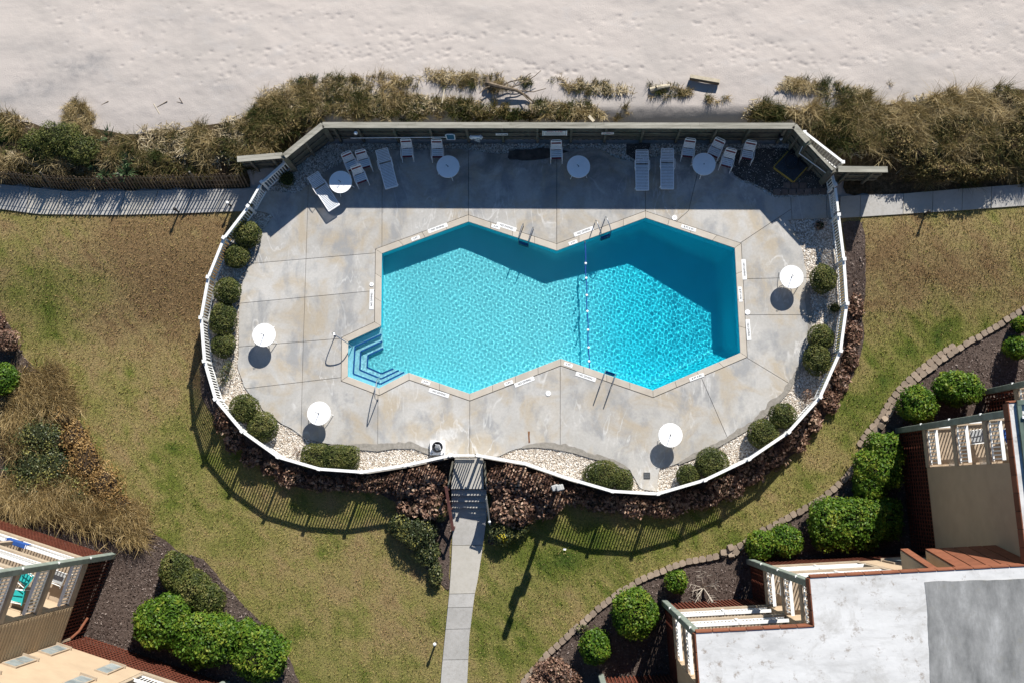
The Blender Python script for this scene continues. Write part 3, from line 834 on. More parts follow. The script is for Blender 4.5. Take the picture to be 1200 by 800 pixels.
for q in (WT[0], WT[1], WT[2], WT[3], low[1]):
    MB().box((q.x, q.y, (WH if q is not low[1] else 2.0) / 2 - .05), (.24, .24, WH if q is not low[1] else 2.0), .4).build('corner_post', M_timber, wall)
wing = thing('timber_wall', 'short weathered timber wall by the gate beside the lath fence', 'wall', at(305, 195), 'timber wing walls beside the gates')
wall_run(wing, [at2(278, 186.5, 2.0), at2(331, 182, 2.0)], 2.0, None, 1.1)
wing2 = thing('timber_wall', 'short weathered timber wall beside the brown tufted dune grass', 'wall', at(1010, 210), 'timber wing walls beside the gates')
wall_run(wing2, [at2(982, 198, 2.0), at2(1040, 198.5, 2.0)], 2.0, None, 1.1)

# ------------------------------------------------------------------ white picket fence round the pool
M_white = plain('white_vinyl', (0.80, 0.80, 0.78), .45, .04, 4, .4, grime=.18)
PICK = MB().box((0, 0, .0), (.052, .024, 1.06)).mesh('picket', M_white)
POSTM = MB().box((0, 0, .62), (.115, .115, 1.34)).box((0, 0, 1.305), (.155, .155, .035)).mesh('post', M_white)
def picket_panel(th, a, b, z0, pitch=.135, za=None, name='panel', rail_w=.13, top=1.2):
    """Rails are the part, every picket a sub-part."""
    u = (b - a).normalized(); L = (b - a).length; rz = math.atan2(u.y, u.x); off = world_off(th)
    c = (a + b) / 2
    p = bpy.data.objects.new(name, None); COL.objects.link(p); p.parent = th; p.empty_display_size = .1
    p.location = Vector((c.x, c.y, z0)) - off; p.rotation_euler = (0, 0, rz)
    link('top_rail', MB().box((0, 0, top - .05), (L - .12, rail_w, .1)).mesh('top_rail', M_white), p)
    link('bottom_rail', MB().box((0, 0, .13), (L - .12, .05, .08)).mesh('bottom_rail', M_white), p)
    n = max(1, int((L - .16) / pitch))
    for i in range(n):
        link('picket', PICK, p, Vector((-(n - 1) / 2 * pitch + i * pitch, 0, .13 + .53 - .03 + (top - 1.2) / 2)))
def picket_fence(th, pts, z0=0.0):
    off = world_off(th)
    for i, p in enumerate(pts):
        q = (pts[min(i + 1, len(pts) - 1)] - pts[max(i - 1, 0)])
        link('post', POSTM, th, Vector((p.x, p.y, z0)) - off, (0, 0, math.atan2(q.y, q.x)))
    for a, b in zip(pts[:-1], pts[1:]): picket_panel(th, a, b, z0)
fl = thing('picket_fence', 'white picket fence curving round the deck on the side of the curved corner pool steps', 'fence', (FENCE_L[5].x, FENCE_L[5].y, 0))
picket_fence(fl, FENCE_L)
fr_ = thing('picket_fence', 'white picket fence curving round the deck on the side of the deep end', 'fence', (FENCE_R[8].x, FENCE_R[8].y, 0))
picket_fence(fr_, FENCE_R)
fs1 = thing('picket_fence', 'short white picket fence between the gate and the angled timber wall above the lath fence', 'fence', (NW[0].x, NW[0].y, 0))
picket_fence(fs1, NW)
fs2 = thing('picket_fence', 'very short white picket fence between a gate and the brick paver row', 'fence', (NE[0].x, NE[0].y, 0))
picket_fence(fs2, NE)
def gate(label, a, b, z0=0.0):
    th = thing('picket_gate', label, 'gate', (a.x, a.y, z0), 'white pool gates')
    u = (b - a).normalized()
    a2, b2 = a + u * .1, b - u * .1
    picket_panel(th, a2, b2, z0, .11, name='gate_leaf', rail_w=.10, top=1.26)
    MB().beam((a2.x, a2.y, z0 + .25), (b2.x, b2.y, z0 + 1.1), .03, .08).build('brace', M_white, th)
    MB().box((b2.x, b2.y, z0 + 1.0), (.07, .12, .1), math.atan2(u.y, u.x)).build('latch', M_black, th)
    return th
M_black = plain('black_metal', (0.02, 0.02, 0.022), .5, .2, 8, .4)
gate('white picket gate opening onto the striped path by the lath fence', FENCE_L[0], NW[0])
gate('white picket gate at the top of the garden steps', FENCE_L[-1], FENCE_R[0])
gate('white picket gate onto the shaded path beside the timber wing wall', FENCE_R[-1], NE[0])
rl = thing('picket_railing', 'white picket railing standing in the dune grass behind the angled end of the timber wall', 'railing', (at(965, 178).x, at(965, 178).y, .4))
a, b = at2(943, 155, 1.75), at2(988, 190, 1.75)
picket_panel(rl, a, b, .55, .15, rail_w=.11)
off = world_off(rl)
for p in (a, b): link('post', POSTM, rl, Vector((p.x, p.y, .45)) - off)

# ------------------------------------------------------------------ lath sand fence along the striped path
M_lath = plain('old_lath', (0.20, 0.145, 0.095), .9, .3, 5, .15, objvar=.45)
LATH = MB().box((0, 0, .58), (.066, .012, 1.2)).mesh('slat', M_lath)
sf = thing('lath_fence', 'brown lath sand fence of thin upright slats throwing stripes on the path', 'fence', at(140, 224, -.05))
line = resample(poly([(-25, 213.5), (0, 214.5), (75, 222), (105, 222.5), (175, 221.5), (292, 219)]), .157)
off = world_off(sf)
for i, p in enumerate(line):
    q = line[min(i + 1, len(line) - 1)] - line[max(0, i - 1)]
    o = link('slat', LATH, sf, Vector((p.x, p.y, -.06)) - off, (0, 0, math.atan2(q.y, q.x)))
    o.rotation_euler = (Matrix.Rotation(math.atan2(q.y, q.x) + random.gauss(0, .04), 3, 'Z') @ Matrix.Rotation(-.30 + random.gauss(0, .015), 3, 'X') @ Matrix.Rotation(random.gauss(0, .018), 3, 'Y')).to_euler()
    o.scale = (random.uniform(.9, 1.1), 1, random.uniform(.97, 1.04))
M_wire = plain('fence_wire', (0.16, 0.14, 0.12), .6, .2, 8, .4, .6)
for z in (.25, .6, .95):
    MB().tube([(p.x, p.y + z * .29 + .015, z - .08) for p in line[::4]], .007, 5).build('wire', M_wire, sf)
for px_ in (5, 60, 147, 232):
    p = min(line, key=lambda q: abs(q.x - at(px_, 222).x))
    MB().tube([(p.x, p.y + .06, -.2), (p.x + .02, p.y + .44, 1.22)], .045, 8).build('stake', M_timber, sf)

# ------------------------------------------------------------------ steps down from the bottom gate
st = thing('garden_steps', 'concrete landing and four steps leading down from the pool gate to the garden path', 'steps', at(548, 590, -.65))
Lp = [at2(533, 536), at2(566, 536), at2(567, 572.5), at2(528, 572.5)]
MB().prism(Lp, -.7, -.03).build('landing', M_path, st, bevel=.01)
for i in range(4):
    y0, y1 = 573 + i * 7.3, 573 + (i + 1) * 7.3 + (3 if i == 3 else 0)
    z = -.03 - .155 * (i + 1)
    if z < -.64: z = -.638
    MB().prism([at2(529, y0, z), at2(570, y0, z), at2(570, y1, z), at2(529, y1, z)], -.75 - i * .003, z).build('tread', M_path, st, bevel=.008)
M_redwood = plain('brown_red_rail', (0.14, 0.055, 0.045), .6, .25, 5, .3, grime=.3)
hr = thing('handrail', 'reddish brown handrail on posts along one side of the garden steps', 'handrail', at(524, 585, -.6))
a, b = at(522.5, 570, .95), at(531, 621, .22)
MB().beam(a, b, .13, .06).build('top_rail', M_redwood, hr)
for t in (.06, .5, .94):
    p = a.lerp(b, t); MB().box((p.x, p.y, (p.z - .75) / 2), (.09, .09, p.z + .75)).build('post', M_redwood, hr)
a2, b2 = a + Vector((0, 0, -.45)), b + Vector((0, 0, -.45))
MB().beam(a2, b2, .04, .10).build('lower_rail', M_redwood, hr)
M_grey = plain('galvanised_pipe', (0.32, 0.33, 0.33), .45, .2, 8, .5, .6)
hr2 = thing('handrail', 'grey pipe handrail with a pale end cap beside the garden steps', 'handrail', at(572, 598, -.6))
a, b = at(569.5, 584, .85), at(573.5, 611, .25)
MB().tube([a, b], .035, 8).build('top_rail', M_grey, hr2)
for t in (.05, .95):
    p = a.lerp(b, t); MB().tube([(p.x, p.y, -.7), (p.x, p.y, p.z)], .03, 8).build('post', M_grey, hr2)
MB().beam(a + Vector((0, 0, -.42)), b + Vector((0, 0, -.38)), .04, .62).build('side_panel', M_grey, hr2)
MB().lathe([(.0, 0), (.06, .01), (.07, .06), (.03, .12), (.0, .13)], (b.x, b.y, b.z - .03), 12).build('end_cap', M_white, hr2)
bx = thing('side_wall', 'low dark timber side wall holding back the brown shrub beside the garden steps', 'wall', at(524, 556, -.5))
MB().beam(at(531.5, 540, -.2), at(525.5, 572, -.2), .07, .9).build('board', M_timber, bx)
bx = thing('side_wall', 'low dark timber side wall between the landing and the larger brown shrub', 'wall', at(570, 556, -.5))
MB().beam(at(568, 540, -.2), at(570.5, 572, -.2), .07, .9).build('board', M_timber, bx)

# ------------------------------------------------------------------ lamp post outside the fence
lp = thing('lamp_post', 'tall grey pole carrying floodlights just outside the white fence', 'lamp post', at(652, 571, -.68))
p = at(652, 571, -.68)
MB().tube([p, p + Vector((.03, 0, 4.3))], [.11, .09], 12).build('pole', M_grey, lp, smooth=False)
M_lampcase = plain('lamp_casing', (0.40, 0.40, 0.39), .5, .1, 8, .4)
for z, dx, w in ((2.95, .12, .34), (3.35, -.1, .30), (4.25, .05, .22)):
    q = p + Vector((dx, 0, z))
    hd = MB().box(q, (w, .26, .62), .3).build('floodlight', M_lampcase, lp, bevel=.03)
    MB().box(q + Vector((.04, -.136, -.02)), (w * .7, .02, .5), .3).build('lens', M_black, hd)
# ------------------------------------------------------------------ small path lights
def path_light(px, py, label, z0, white=False):
    g = at(px, py, z0); t = thing('path_light', label, 'path light', g, 'short black path lights')
    MB().tube([g, g + Vector((0, 0, .62))], .045, 10).build('stem', M_black, t)
    MB().lathe([(.045, .58), (.075, .60), (.08, .68), (.05, .72), (.0, .73)], g, 14).build('head', M_white if white else M_black, t)
path_light(210, 249, 'black path light on the lawn edge of the striped path', -.1)
path_light(1083, 252, 'black path light on the lawn edge of the plain shaded path', -.1)
path_light(511, 752, 'path light with a pale cap on the lawn beside the garden path', -.7, True)
path_light(271, 242, 'path light with a pale cap beside the striped path gate', -.1, True)
# ------------------------------------------------------------------ plants
def leaves(P, N, L, W, jitter, r):
    """Rhombic leaves at P facing N; returns vertices for quads."""
    k_ = len(P)
    N = N + r.normal(0, jitter, (k_, 3)); N /= np.linalg.norm(N, axis=1)[:, None] + 1e-9
    A = r.normal(0, 1, (k_, 3)); A -= N * (A * N).sum(1)[:, None]; A /= np.linalg.norm(A, axis=1)[:, None] + 1e-9
    B = np.cross(N, A); L = L[:, None] / 2; W = W[:, None] / 2
    fold = N * W * .35
    return np.stack([P - A * L, P + B * W - fold, P + A * L, P - B * W - fold], 1)
M_twig = plain('twig_bark', (0.07, 0.05, 0.035), .9, .3, 9)
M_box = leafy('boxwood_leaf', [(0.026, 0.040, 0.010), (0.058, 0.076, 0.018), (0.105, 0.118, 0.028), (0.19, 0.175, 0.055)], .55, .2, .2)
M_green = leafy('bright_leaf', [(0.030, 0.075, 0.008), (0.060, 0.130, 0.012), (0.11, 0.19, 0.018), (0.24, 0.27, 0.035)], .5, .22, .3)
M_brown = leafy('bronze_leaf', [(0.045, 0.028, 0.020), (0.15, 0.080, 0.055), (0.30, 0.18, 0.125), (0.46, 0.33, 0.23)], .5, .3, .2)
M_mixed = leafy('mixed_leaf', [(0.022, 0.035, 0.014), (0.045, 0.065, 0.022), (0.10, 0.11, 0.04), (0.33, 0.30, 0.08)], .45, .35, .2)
M_core = plain('dark_twigs', (0.025, 0.028, 0.014), 1.0, .4, 10, .0)  # dark twig core that stops the crown showing through
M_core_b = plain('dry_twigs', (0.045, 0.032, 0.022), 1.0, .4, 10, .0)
pr = np.random.default_rng(77)
def shrub(name, label, cat, blobs, m, z0, leaf=(.07, .12), dens=520, rough=.16, core=M_core, squash=2.3, group=None, jitter=.55, stems=5, boxy=False):
    """blobs: (px, py, rx, ry, height) with radii in photo pixels. Leaves cover lumpy domes over a twiggy core."""
    Cs = []
    for px, py, rx, ry, h in blobs:
        c = at(px, py, z0 + h * .55); Cs.append((c.x, c.y, rx / 25.0 * .97, ry / 25.0 * .97, h))
    t = thing(name, label, cat, (Cs[0][0], Cs[0][1], z0), group)
    VV = []; TT = []
    mbc = MB()
    for bi, (x, y, rx, ry, h) in enumerate(Cs):
        area = math.pi * (rx + ry) ** 2 / 4 * 2.2 + math.pi * (rx + ry) * h * .6
        n = int(dens * area)
        u = pr.random(n) * 2 * math.pi; v = pr.uniform(-.45, 1, n)
        s = np.sqrt(np.maximum(0, 1 - v * v))
        ex = 2.0 / squash
        if boxy:
            cu, su = np.cos(u), np.sin(u); f = 1 / (np.abs(cu) ** 4 + np.abs(su) ** 4) ** .25
        else: f = np.ones(n)
        hx = np.sign(s) * np.abs(s) ** ex * f
        D = np.stack([np.cos(u) * hx, np.sin(u) * hx, np.sign(v) * np.abs(v) ** ex], 1)
        cl = fbm(D[:, 0] * rx * 2.6 + x * 3 + 50, D[:, 1] * ry * 2.6 + y * 3 + D[:, 2] * 2 + 50, 3)
        k_ = 1 + (cl - .5) * rough * 2.4 + pr.normal(0, rough * .28, n)
        k_ = np.where(pr.random(n) < .25, k_ - pr.random(n) * .16, k_)
        hz = h * .5
        P = np.stack([x + D[:, 0] * rx * k_, y + D[:, 1] * ry * k_, z0 + hz * 1.02 + D[:, 2] * hz * k_], 1)
        P[:, 2] = np.maximum(P[:, 2], z0 + .02)
        Nn = np.stack([D[:, 0] / rx, D[:, 1] / ry, D[:, 2] / hz + .25], 1); Nn /= np.linalg.norm(Nn, axis=1)[:, None]
        L = pr.uniform(leaf[0], leaf[1], n); W = L * pr.uniform(.42, .62, n)
        VV.append(leaves(P, Nn, L, W, jitter, pr))
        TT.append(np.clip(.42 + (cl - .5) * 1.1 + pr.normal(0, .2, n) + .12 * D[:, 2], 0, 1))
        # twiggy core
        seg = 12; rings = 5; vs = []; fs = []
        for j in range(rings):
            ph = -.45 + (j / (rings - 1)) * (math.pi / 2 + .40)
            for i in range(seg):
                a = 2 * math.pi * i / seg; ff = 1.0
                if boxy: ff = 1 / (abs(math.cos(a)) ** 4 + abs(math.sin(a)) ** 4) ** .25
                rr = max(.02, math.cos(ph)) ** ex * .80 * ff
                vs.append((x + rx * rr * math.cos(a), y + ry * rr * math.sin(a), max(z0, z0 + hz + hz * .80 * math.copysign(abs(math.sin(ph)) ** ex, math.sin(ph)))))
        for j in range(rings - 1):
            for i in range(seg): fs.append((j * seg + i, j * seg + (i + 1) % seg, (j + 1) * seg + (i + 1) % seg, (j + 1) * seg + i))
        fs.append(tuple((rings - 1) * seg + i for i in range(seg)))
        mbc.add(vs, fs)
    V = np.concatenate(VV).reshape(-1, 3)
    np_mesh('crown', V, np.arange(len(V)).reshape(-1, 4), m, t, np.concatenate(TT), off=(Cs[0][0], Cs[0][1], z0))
    if core is not None: mbc.build('inner_twigs', core, t)
    ms = MB()
    for x, y, rx, ry, h in Cs:
        for i in range(stems):
            a = random.random() * 6.28; q = random.random() * .5
            ms.tube([(x + .03 * math.cos(a), y + .03 * math.sin(a), z0 - .05), (x + rx * q * .5 * math.cos(a), y + ry * q * .5 * math.sin(a), z0 + h * .35), (x + rx * q * math.cos(a), y + ry * q * math.sin(a), z0 + h * .75)], [.03, .02, .01], 5)
    ms.build('stem', M_twig, t)
    return t
BX = 'clipped evergreen shrubs in the gravel beds'
def boxw(label, blobs, **kw): return shrub('evergreen_shrub', label, 'shrub', blobs, M_box, -.05, **{**dict(leaf=(.055, .095), dens=600, rough=.12, group=BX), **kw})
boxw('round clipped shrub closest to the striped path gate, touching the one below it', [(289.5, 275, 17, 16, .95)])
boxw('round clipped shrub tucked below the first one at the striped path gate', [(277, 300, 15, 15, .85)])
boxw('yellowish clipped shrub alone in the middle of the fence row, above a tall pair', [(267, 341, 16.5, 16, .95)])
boxw('dark clipped shrub, upper of the pair beside the sunlit table', [(261.5, 374, 17, 20, .95)])
boxw('dark clipped shrub, lower of the pair beside the sunlit table', [(262, 404, 15, 15, .8)])
boxw('clipped ball, upper of the two touching below the thin leggy plant', [(286.5, 478, 17.5, 17, .95)])
boxw('clipped ball, lower of the two touching below the thin leggy plant', [(307.5, 500, 18, 17.5, .95)])
boxw('long box-clipped hedge in the gravel beside the table with a shadow touching it', [(373, 534, 20, 14, .95), (393, 535.5, 20, 14, .95), (408, 536, 13, 14, .95)], boxy=True)
boxw('tall clipped shrub beside the sunlit table at the deep end', [(965, 327, 15, 17, 1.15)])
boxw('rounded shrub, upper of the touching pair below the deep end table', [(962.5, 395, 15, 15, .95)])
boxw('rounded shrub, lower of the touching pair below the deep end table', [(957.5, 421, 15.5, 18, 1.0)])
boxw('round shrub in the gravel with only small brown sprigs above it', [(917.5, 487, 16, 15.5, .9)])
boxw('wide round shrub with a bare brown patch beside the fence', [(894, 508, 17.5, 17, .95)])
boxw('round shrub, wider of the pair near the concrete drain slab', [(834, 542, 19, 17.5, .95)])
boxw('small round shrub, closest to the concrete drain slab', [(806.5, 556.5, 14, 13, .75)])
boxw('spreading light olive shrub with a smaller lobe at one end beside the drain slab', [(706, 556, 22, 17, .9), (731, 563, 11, 14, .65)])
shrub('leggy_plant', 'thin leggy plant with bare reddish stems in the gravel', 'plant', [(265, 436, 7, 9, .7), (260, 444, 6, 7, .5), (268, 428, 6, 6, .6)], M_mixed, -.05, (.05, .09), 190, .4, None, 2, stems=9)
shrub('small_plant', 'small dark plant in the shaded gravel between the gate and the timber wall', 'plant', [(336, 210, 10, 10, .5)], M_box, -.05, (.05, .08), 420, .25)
shrub('small_plant', 'small dark sprig in the gravel near the shaded path gate', 'plant', [(961, 264, 6, 6, .35)], M_brown, -.05, (.05, .08), 320, .3)
shrub('small_plant', 'small dark tuft against the fence under the tall deep end shrub', 'plant', [(978, 361, 7, 6, .4)], M_box, -.05, (.05, .08), 380, .3)
shrub('small_plant', 'small brown sprig of dry leaves in the gravel close to the fence bend', 'plant', [(947, 463, 6, 8, .4)], M_brown, -.05, (.05, .09), 240, .35, None)
shrub('small_plant', 'low dead grey stems in the gravel beside the box-clipped hedge', 'plant', [(350, 529, 7, 5, .25)], M_brown, -.05, (.04, .08), 160, .4, None)
# bronze-leaved shrubs outside the fence
BR = 'bronze shrubs along the outside of the fence'
def bronze(label, blobs, **kw): return shrub('bronze_shrub', label, 'shrub', blobs, M_brown, -.68, **{**dict(leaf=(.15, .27), dens=120, rough=.22, group=BR, core=M_core_b, jitter=.8), **kw})
bronze('big bronze-leaved shrub between the fence and the reddish handrail', [(497, 566, 26, 20, 1.1), (470, 566, 22, 14, .9), (508, 590, 18, 18, 1.0), (482, 592, 16, 14, .8)])
bronze('big bronze-leaved shrub on the lamp post side of the garden steps', [(596, 566, 26, 22, 1.15), (632, 572, 24, 18, 1.0), (602, 596, 26, 20, 1.0), (640, 592, 18, 14, .8)])
bronze('bronze shrub below the box-clipped hedge', [(440, 566, 22, 10, .40), (415, 566, 18, 9, .36)], rough=.42, dens=150, leaf=(.13, .24))
bronze('sparse bronze shrub where the fence bends below the two clipped balls', [(318, 548, 14, 9, .32), (345, 560, 18, 10, .36), (376, 566, 20, 9, .36)], rough=.42, dens=150, leaf=(.13, .24))
bronze('thin bronze shrub on the lawn side of the leggy plant', [(258, 492, 7, 14, .6), (274, 516, 11, 13, .32), (296, 535, 13, 10, .32)], rough=.42, dens=150, leaf=(.13, .24))
bronze('bronze shrub below the spreading olive shrub', [(676, 580, 20, 11, .40), (708, 590, 22, 10, .40)], rough=.42, dens=150, leaf=(.13, .24))
bronze('bronze shrub below the concrete drain slab', [(745, 594, 22, 10, .38), (780, 595, 22, 10, .38)], rough=.42, dens=150, leaf=(.13, .24))
bronze('bronze shrub outside the fence below the pair of round shrubs', [(818, 584, 22, 11, .40), (850, 570, 18, 12, .40)], rough=.42, dens=150, leaf=(.13, .24))
bronze('bronze shrub along the fence beneath the round shrub with the bare patch', [(880, 553, 16, 13, .40), (906, 536, 16, 13, .40)], rough=.42, dens=150, leaf=(.13, .24))
bronze('bronze shrub at the fence bend beside the small brown sprig', [(932, 514, 14, 14, .40), (952, 493, 12, 14, .38)], rough=.42, dens=150, leaf=(.13, .24))
bronze('bronze shrub outside the fence below the touching pair at the deep end', [(973, 470, 10, 14, .38), (986, 445, 9, 16, .38)], rough=.42, dens=150, leaf=(.13, .24))
bronze('bronze shrub outside the fence level with the touching pair at the deep end', [(997, 418, 9, 16, .38), (1001, 390, 8, 15, .36)], rough=.42, dens=150, leaf=(.13, .24))
bronze('bronze shrub outside the fence level with the deep end table', [(1003, 358, 8, 18, .36), (1001, 322, 8, 18, .36)], rough=.42, dens=150, leaf=(.13, .24))
bronze('bronze shrub at the corner of the lawn and the shaded path', [(997, 292, 8, 15, .36), (992, 268, 9, 11, .36)], rough=.42, dens=150, leaf=(.13, .24))
# green plants at the foot of the steps
shrub('green_shrub', 'dark green bush spilling below the big bronze shrub by the reddish handrail', 'shrub', [(490, 622, 22, 18, .9), (470, 615, 14, 14, .7), (500, 645, 15, 17, .6), (510, 672, 8, 15, .4)], M_mixed, -.68, (.07, .13), 330, .3)
shrub('green_shrub', 'round dark conifer bush close against the reddish handrail', 'shrub', [(515, 598, 9, 13, .9)], M_mixed, -.68, (.05, .08), 520, .15)
shrub('green_shrub', 'dark green bush with yellow flowers beside the garden path', 'shrub', [(588, 624, 15, 14, .7), (606, 620, 12, 10, .6)], M_mixed, -.68, (.07, .12), 330, .3)
shrub('flowering_plant', 'clump of yellow flowers in front of the dark bush by the garden path', 'plant', [(588, 629, 8, 6, .75)], leafy('yellow_petal', [(0.30, 0.28, 0.03), (0.55, 0.45, 0.03), (0.70, 0.60, 0.05)], .5, .3, .2), -.68, (.06, .1), 160, .4, None)
# bright shrubs in the mulch bed by the flat-roofed building
GR = 'bright green shrubs in the mulch bed by the flat roofs'
def bright(label, blobs, **kw): return shrub('green_shrub', label, 'shrub', blobs, M_green, -.68, **{**dict(leaf=(.10, .18), dens=330, rough=.22, group=GR), **kw})
bright('large oval bright shrub beside the green corner post of the upper balcony', [(1121, 455, 27, 20, 1.7)])
bright('round bright shrub touching the curved block edging', [(1075.5, 473, 21, 21, 1.5)])
bright('tall bright hedge beside the dark gap next to the tan wall', [(1036, 527, 19, 19, 1.4), (1028, 550, 24, 21, 1.5), (1019, 567, 18, 15, 1.4)], boxy=True)
bright('wide bright hedge filling the corner above the long balcony', [(976, 613, 25, 27, 1.5), (1006, 612, 27, 28, 1.6), (1034, 606, 20, 22, 1.4)], boxy=True)
bright('low bright shrub between the block edging and the long balcony rail', [(895, 638, 20, 16, 1.0), (920, 633, 19, 18, 1.1)])
bright('big round bright shrub in front of the lowest balcony', [(743, 718, 27, 26, 1.6)])
bright('small bright round shrub alone in the mulch below the big round one', [(697, 757, 17, 19, 1.2)])
bright('small sprouting shrub next to the bare white branches', [(793, 681, 12, 13, .9)])
bright('round bright shrub at the photo edge above the balcony with the blue chair', [(1193, 407, 14, 13, 1.3)])
bright('dark bright-leaved shrub at the photo edge beside the end of the block edging', [(1196, 381, 9, 9, 1.0)])
shrub('bronze_shrub', 'dry tan-leaved shrub by the block edging at the bottom of the photo', 'shrub', [(648, 785, 20, 14, .9), (662, 797, 18, 14, .9), (636, 800, 16, 12, .8)], M_brown, -.68, (.10, .18), 190, .25, M_core_b)
shrub('small_plant', 'pale blue-green low plant against the block edging', 'plant', [(682, 736, 8, 5, .3)], M_mixed, -.68, (.06, .1), 240, .35, None)
# bed beside the siding-clad building
shrub('green_shrub', 'long olive clipped shrub on the lawn edge of the mulch bed', 'shrub', [(206, 668, 20, 22, 1.1), (225, 690, 24, 22, 1.2), (243, 702, 20, 19, 1.1)], M_box, -.68, (.08, .13), 420, .12)
shrub('green_shrub', 'large glossy green shrub nearest the siding-clad balcony', 'shrub', [(190, 730, 31, 28, 1.6), (202, 712, 22, 18, 1.5)], M_green, -.68, (.12, .2), 290, .2)
shrub('green_shrub', 'large glossy green shrub in the middle of three with a sparse grey gap', 'shrub', [(240, 750, 36, 30, 1.7), (262, 742, 20, 20, 1.5)], M_green, -.68, (.12, .2), 270, .25)
shrub('green_shrub', 'glossy green shrub lowest of three, closest to the garden path', 'shrub', [(304, 766, 31, 30, 1.6), (288, 745, 18, 18, 1.4)], M_green, -.68, (.12, .2), 290, .2)
shrub('green_shrub', 'yellow-green shrub cut by the photo edge above the dry grass', 'shrub', [(6, 443, 16, 19, 1.2)], M_green, -.68, (.10, .16), 330, .2)
shrub('bronze_shrub', 'reddish grey twiggy shrub cut by the photo edge on the lawn corner', 'shrub', [(8, 398, 15, 14, .9), (-4, 378, 12, 14, .8)], M_brown, -.6, (.08, .14), 240, .3, M_core_b)
shrub('green_shrub', 'green and rust low bush within the dry grass', 'shrub', [(45, 510, 26, 18, .8), (62, 545, 26, 20, .7), (35, 545, 20, 20, .7), (88, 575, 20, 14, .5), (30, 572, 18, 12, .5)], M_mixed, -.68, (.06, .13), 300, .6)
shrub('bronze_shrub', 'rust orange bush on the lawn side of the dry grass', 'shrub', [(100, 540, 20, 24, .7), (122, 568, 20, 20, .7), (86, 512, 16, 16, .6), (75, 488, 14, 12, .5), (142, 590, 14, 12, .5)], leafy('rust_leaf', [(0.09, 0.05, 0.015), (0.20, 0.115, 0.04), (0.33, 0.20, 0.07), (0.46, 0.32, 0.15)], .6, .2, .2), -.68, (.06, .13), 300, .6, M_core_b)
# dead shrub with bare pale branches
ds = thing('dead_shrub', 'dead shrub of bare whitish branches in the mulch', 'shrub', at(826, 690, -.68))
M_bare = plain('bare_branch', (0.42, 0.37, 0.31), .9, .2, 8)
g = at(824, 688, -.68)
for i in range(13):
    a = i * 2.4 + random.random(); r = random.uniform(.5, 1.0); h = random.uniform(.5, 1.1)
    p1 = g + Vector((math.cos(a) * r * .35, math.sin(a) * r * .35, h * .5)); p2 = g + Vector((math.cos(a) * r, math.sin(a) * r, h))
    br = MB().tube([g, p1, p2], [.028, .02, .008], 6).build('branch', M_bare, ds)
    mb = MB()
    for j in range(3):
        q = p1.lerp(p2, .3 + .25 * j); mb.tube([q, q + Vector((math.cos(a + 1.2 * (-1) ** j) * .25, math.sin(a + 1.2 * (-1) ** j) * .25, .15))], [.01, .004], 4)
    mb.build('twig', M_bare, br)

# ------------------------------------------------------------------ grasses
def blades(name, X, Y, Z, h, w, lean, ldir, tint, m, seg=2, parent=None, kind='stuff', off=(0, 0, 0)):
    """Curved blades: seg quads each, the tip narrow."""
    k_ = len(X); a = pr.uniform(0, 6.283, k_)
    px_, py_ = np.cos(a) * w / 2, np.sin(a) * w / 2
    rows = []
    for s in range(seg + 1):
        t = s / seg; f = (1 - t) * .9 + .1
        bx_, by_ = np.cos(ldir) * lean * h * t ** 1.6, np.sin(ldir) * lean * h * t ** 1.6
        bz = h * t * np.sqrt(np.maximum(.05, 1 - (lean * t * .75) ** 2))
        rows.append(np.stack([X + bx_ - px_ * f, Y + by_ - py_ * f, Z + bz], 1)); rows.append(np.stack([X + bx_ + px_ * f, Y + by_ + py_ * f, Z + bz], 1))
    V = np.stack(rows, 1); nv = 2 * (seg + 1)
    F = np.concatenate([np.stack([np.arange(k_) * nv + 2 * s, np.arange(k_) * nv + 2 * s + 1, np.arange(k_) * nv + 2 * s + 3, np.arange(k_) * nv + 2 * s + 2], 1) for s in range(seg)])
    o = np_mesh(name, V.reshape(-1, 3), F, m, parent, np.tile(tint, seg), off=off)
    if kind: o['kind'] = kind
    return o
# lawn blades
n = 360000
X = pr.uniform(-28, 29, n); Y = pr.uniform(-10.8, 14.4, n)
ok = inside_np(X, Y, LAWN) & ~inside_np(X, Y, TERRACE) & ~inside_np(X, Y, BED_R) & ~inside_np(X, Y, BED_L) & ~inside_np(X, Y, BED_F)
for pu, pl_ in ((PATH_L_UP, PATH_L_LO), (PATH_R_UP, PATH_R_LO)): ok &= ~inside_np(X, Y, poly(pu + pl_, -.03))
ok &= ~inside_np(X, Y, poly([(530, 560), (571, 560), (565, 645), (556, 697), (550, 745), (546, 830), (514, 830), (518, 780), (523, 730), (529.5, 650)], -.65))
X, Y = X[ok], Y[ok]; n = len(X)
Zg = -0.09 - 0.62 * (1 - (lambda t: t * t * (3 - 2 * t))(np.clip((Y - 6.5) / 5.5, 0, 1)))
dr = np.clip(dryness(X, Y) + pr.normal(0, .26, n), 0, 1)
hg = pr.uniform(.05, .12, n) * (.7 + .6 * fbm(X * 1.3, Y * 1.3, 2))
M_blade = leafy('lawn_blade', [tuple(min(1, v_ * 1.12) for v_ in c_) for c_ in GRASS], .7, .2, .25)
blades('lawn_grass', X, Y, Zg - .01, hg, pr.uniform(.018, .045, n), pr.uniform(.2, 1.0, n), pr.uniform(0, 6.283, n), dr, M_blade, 1)
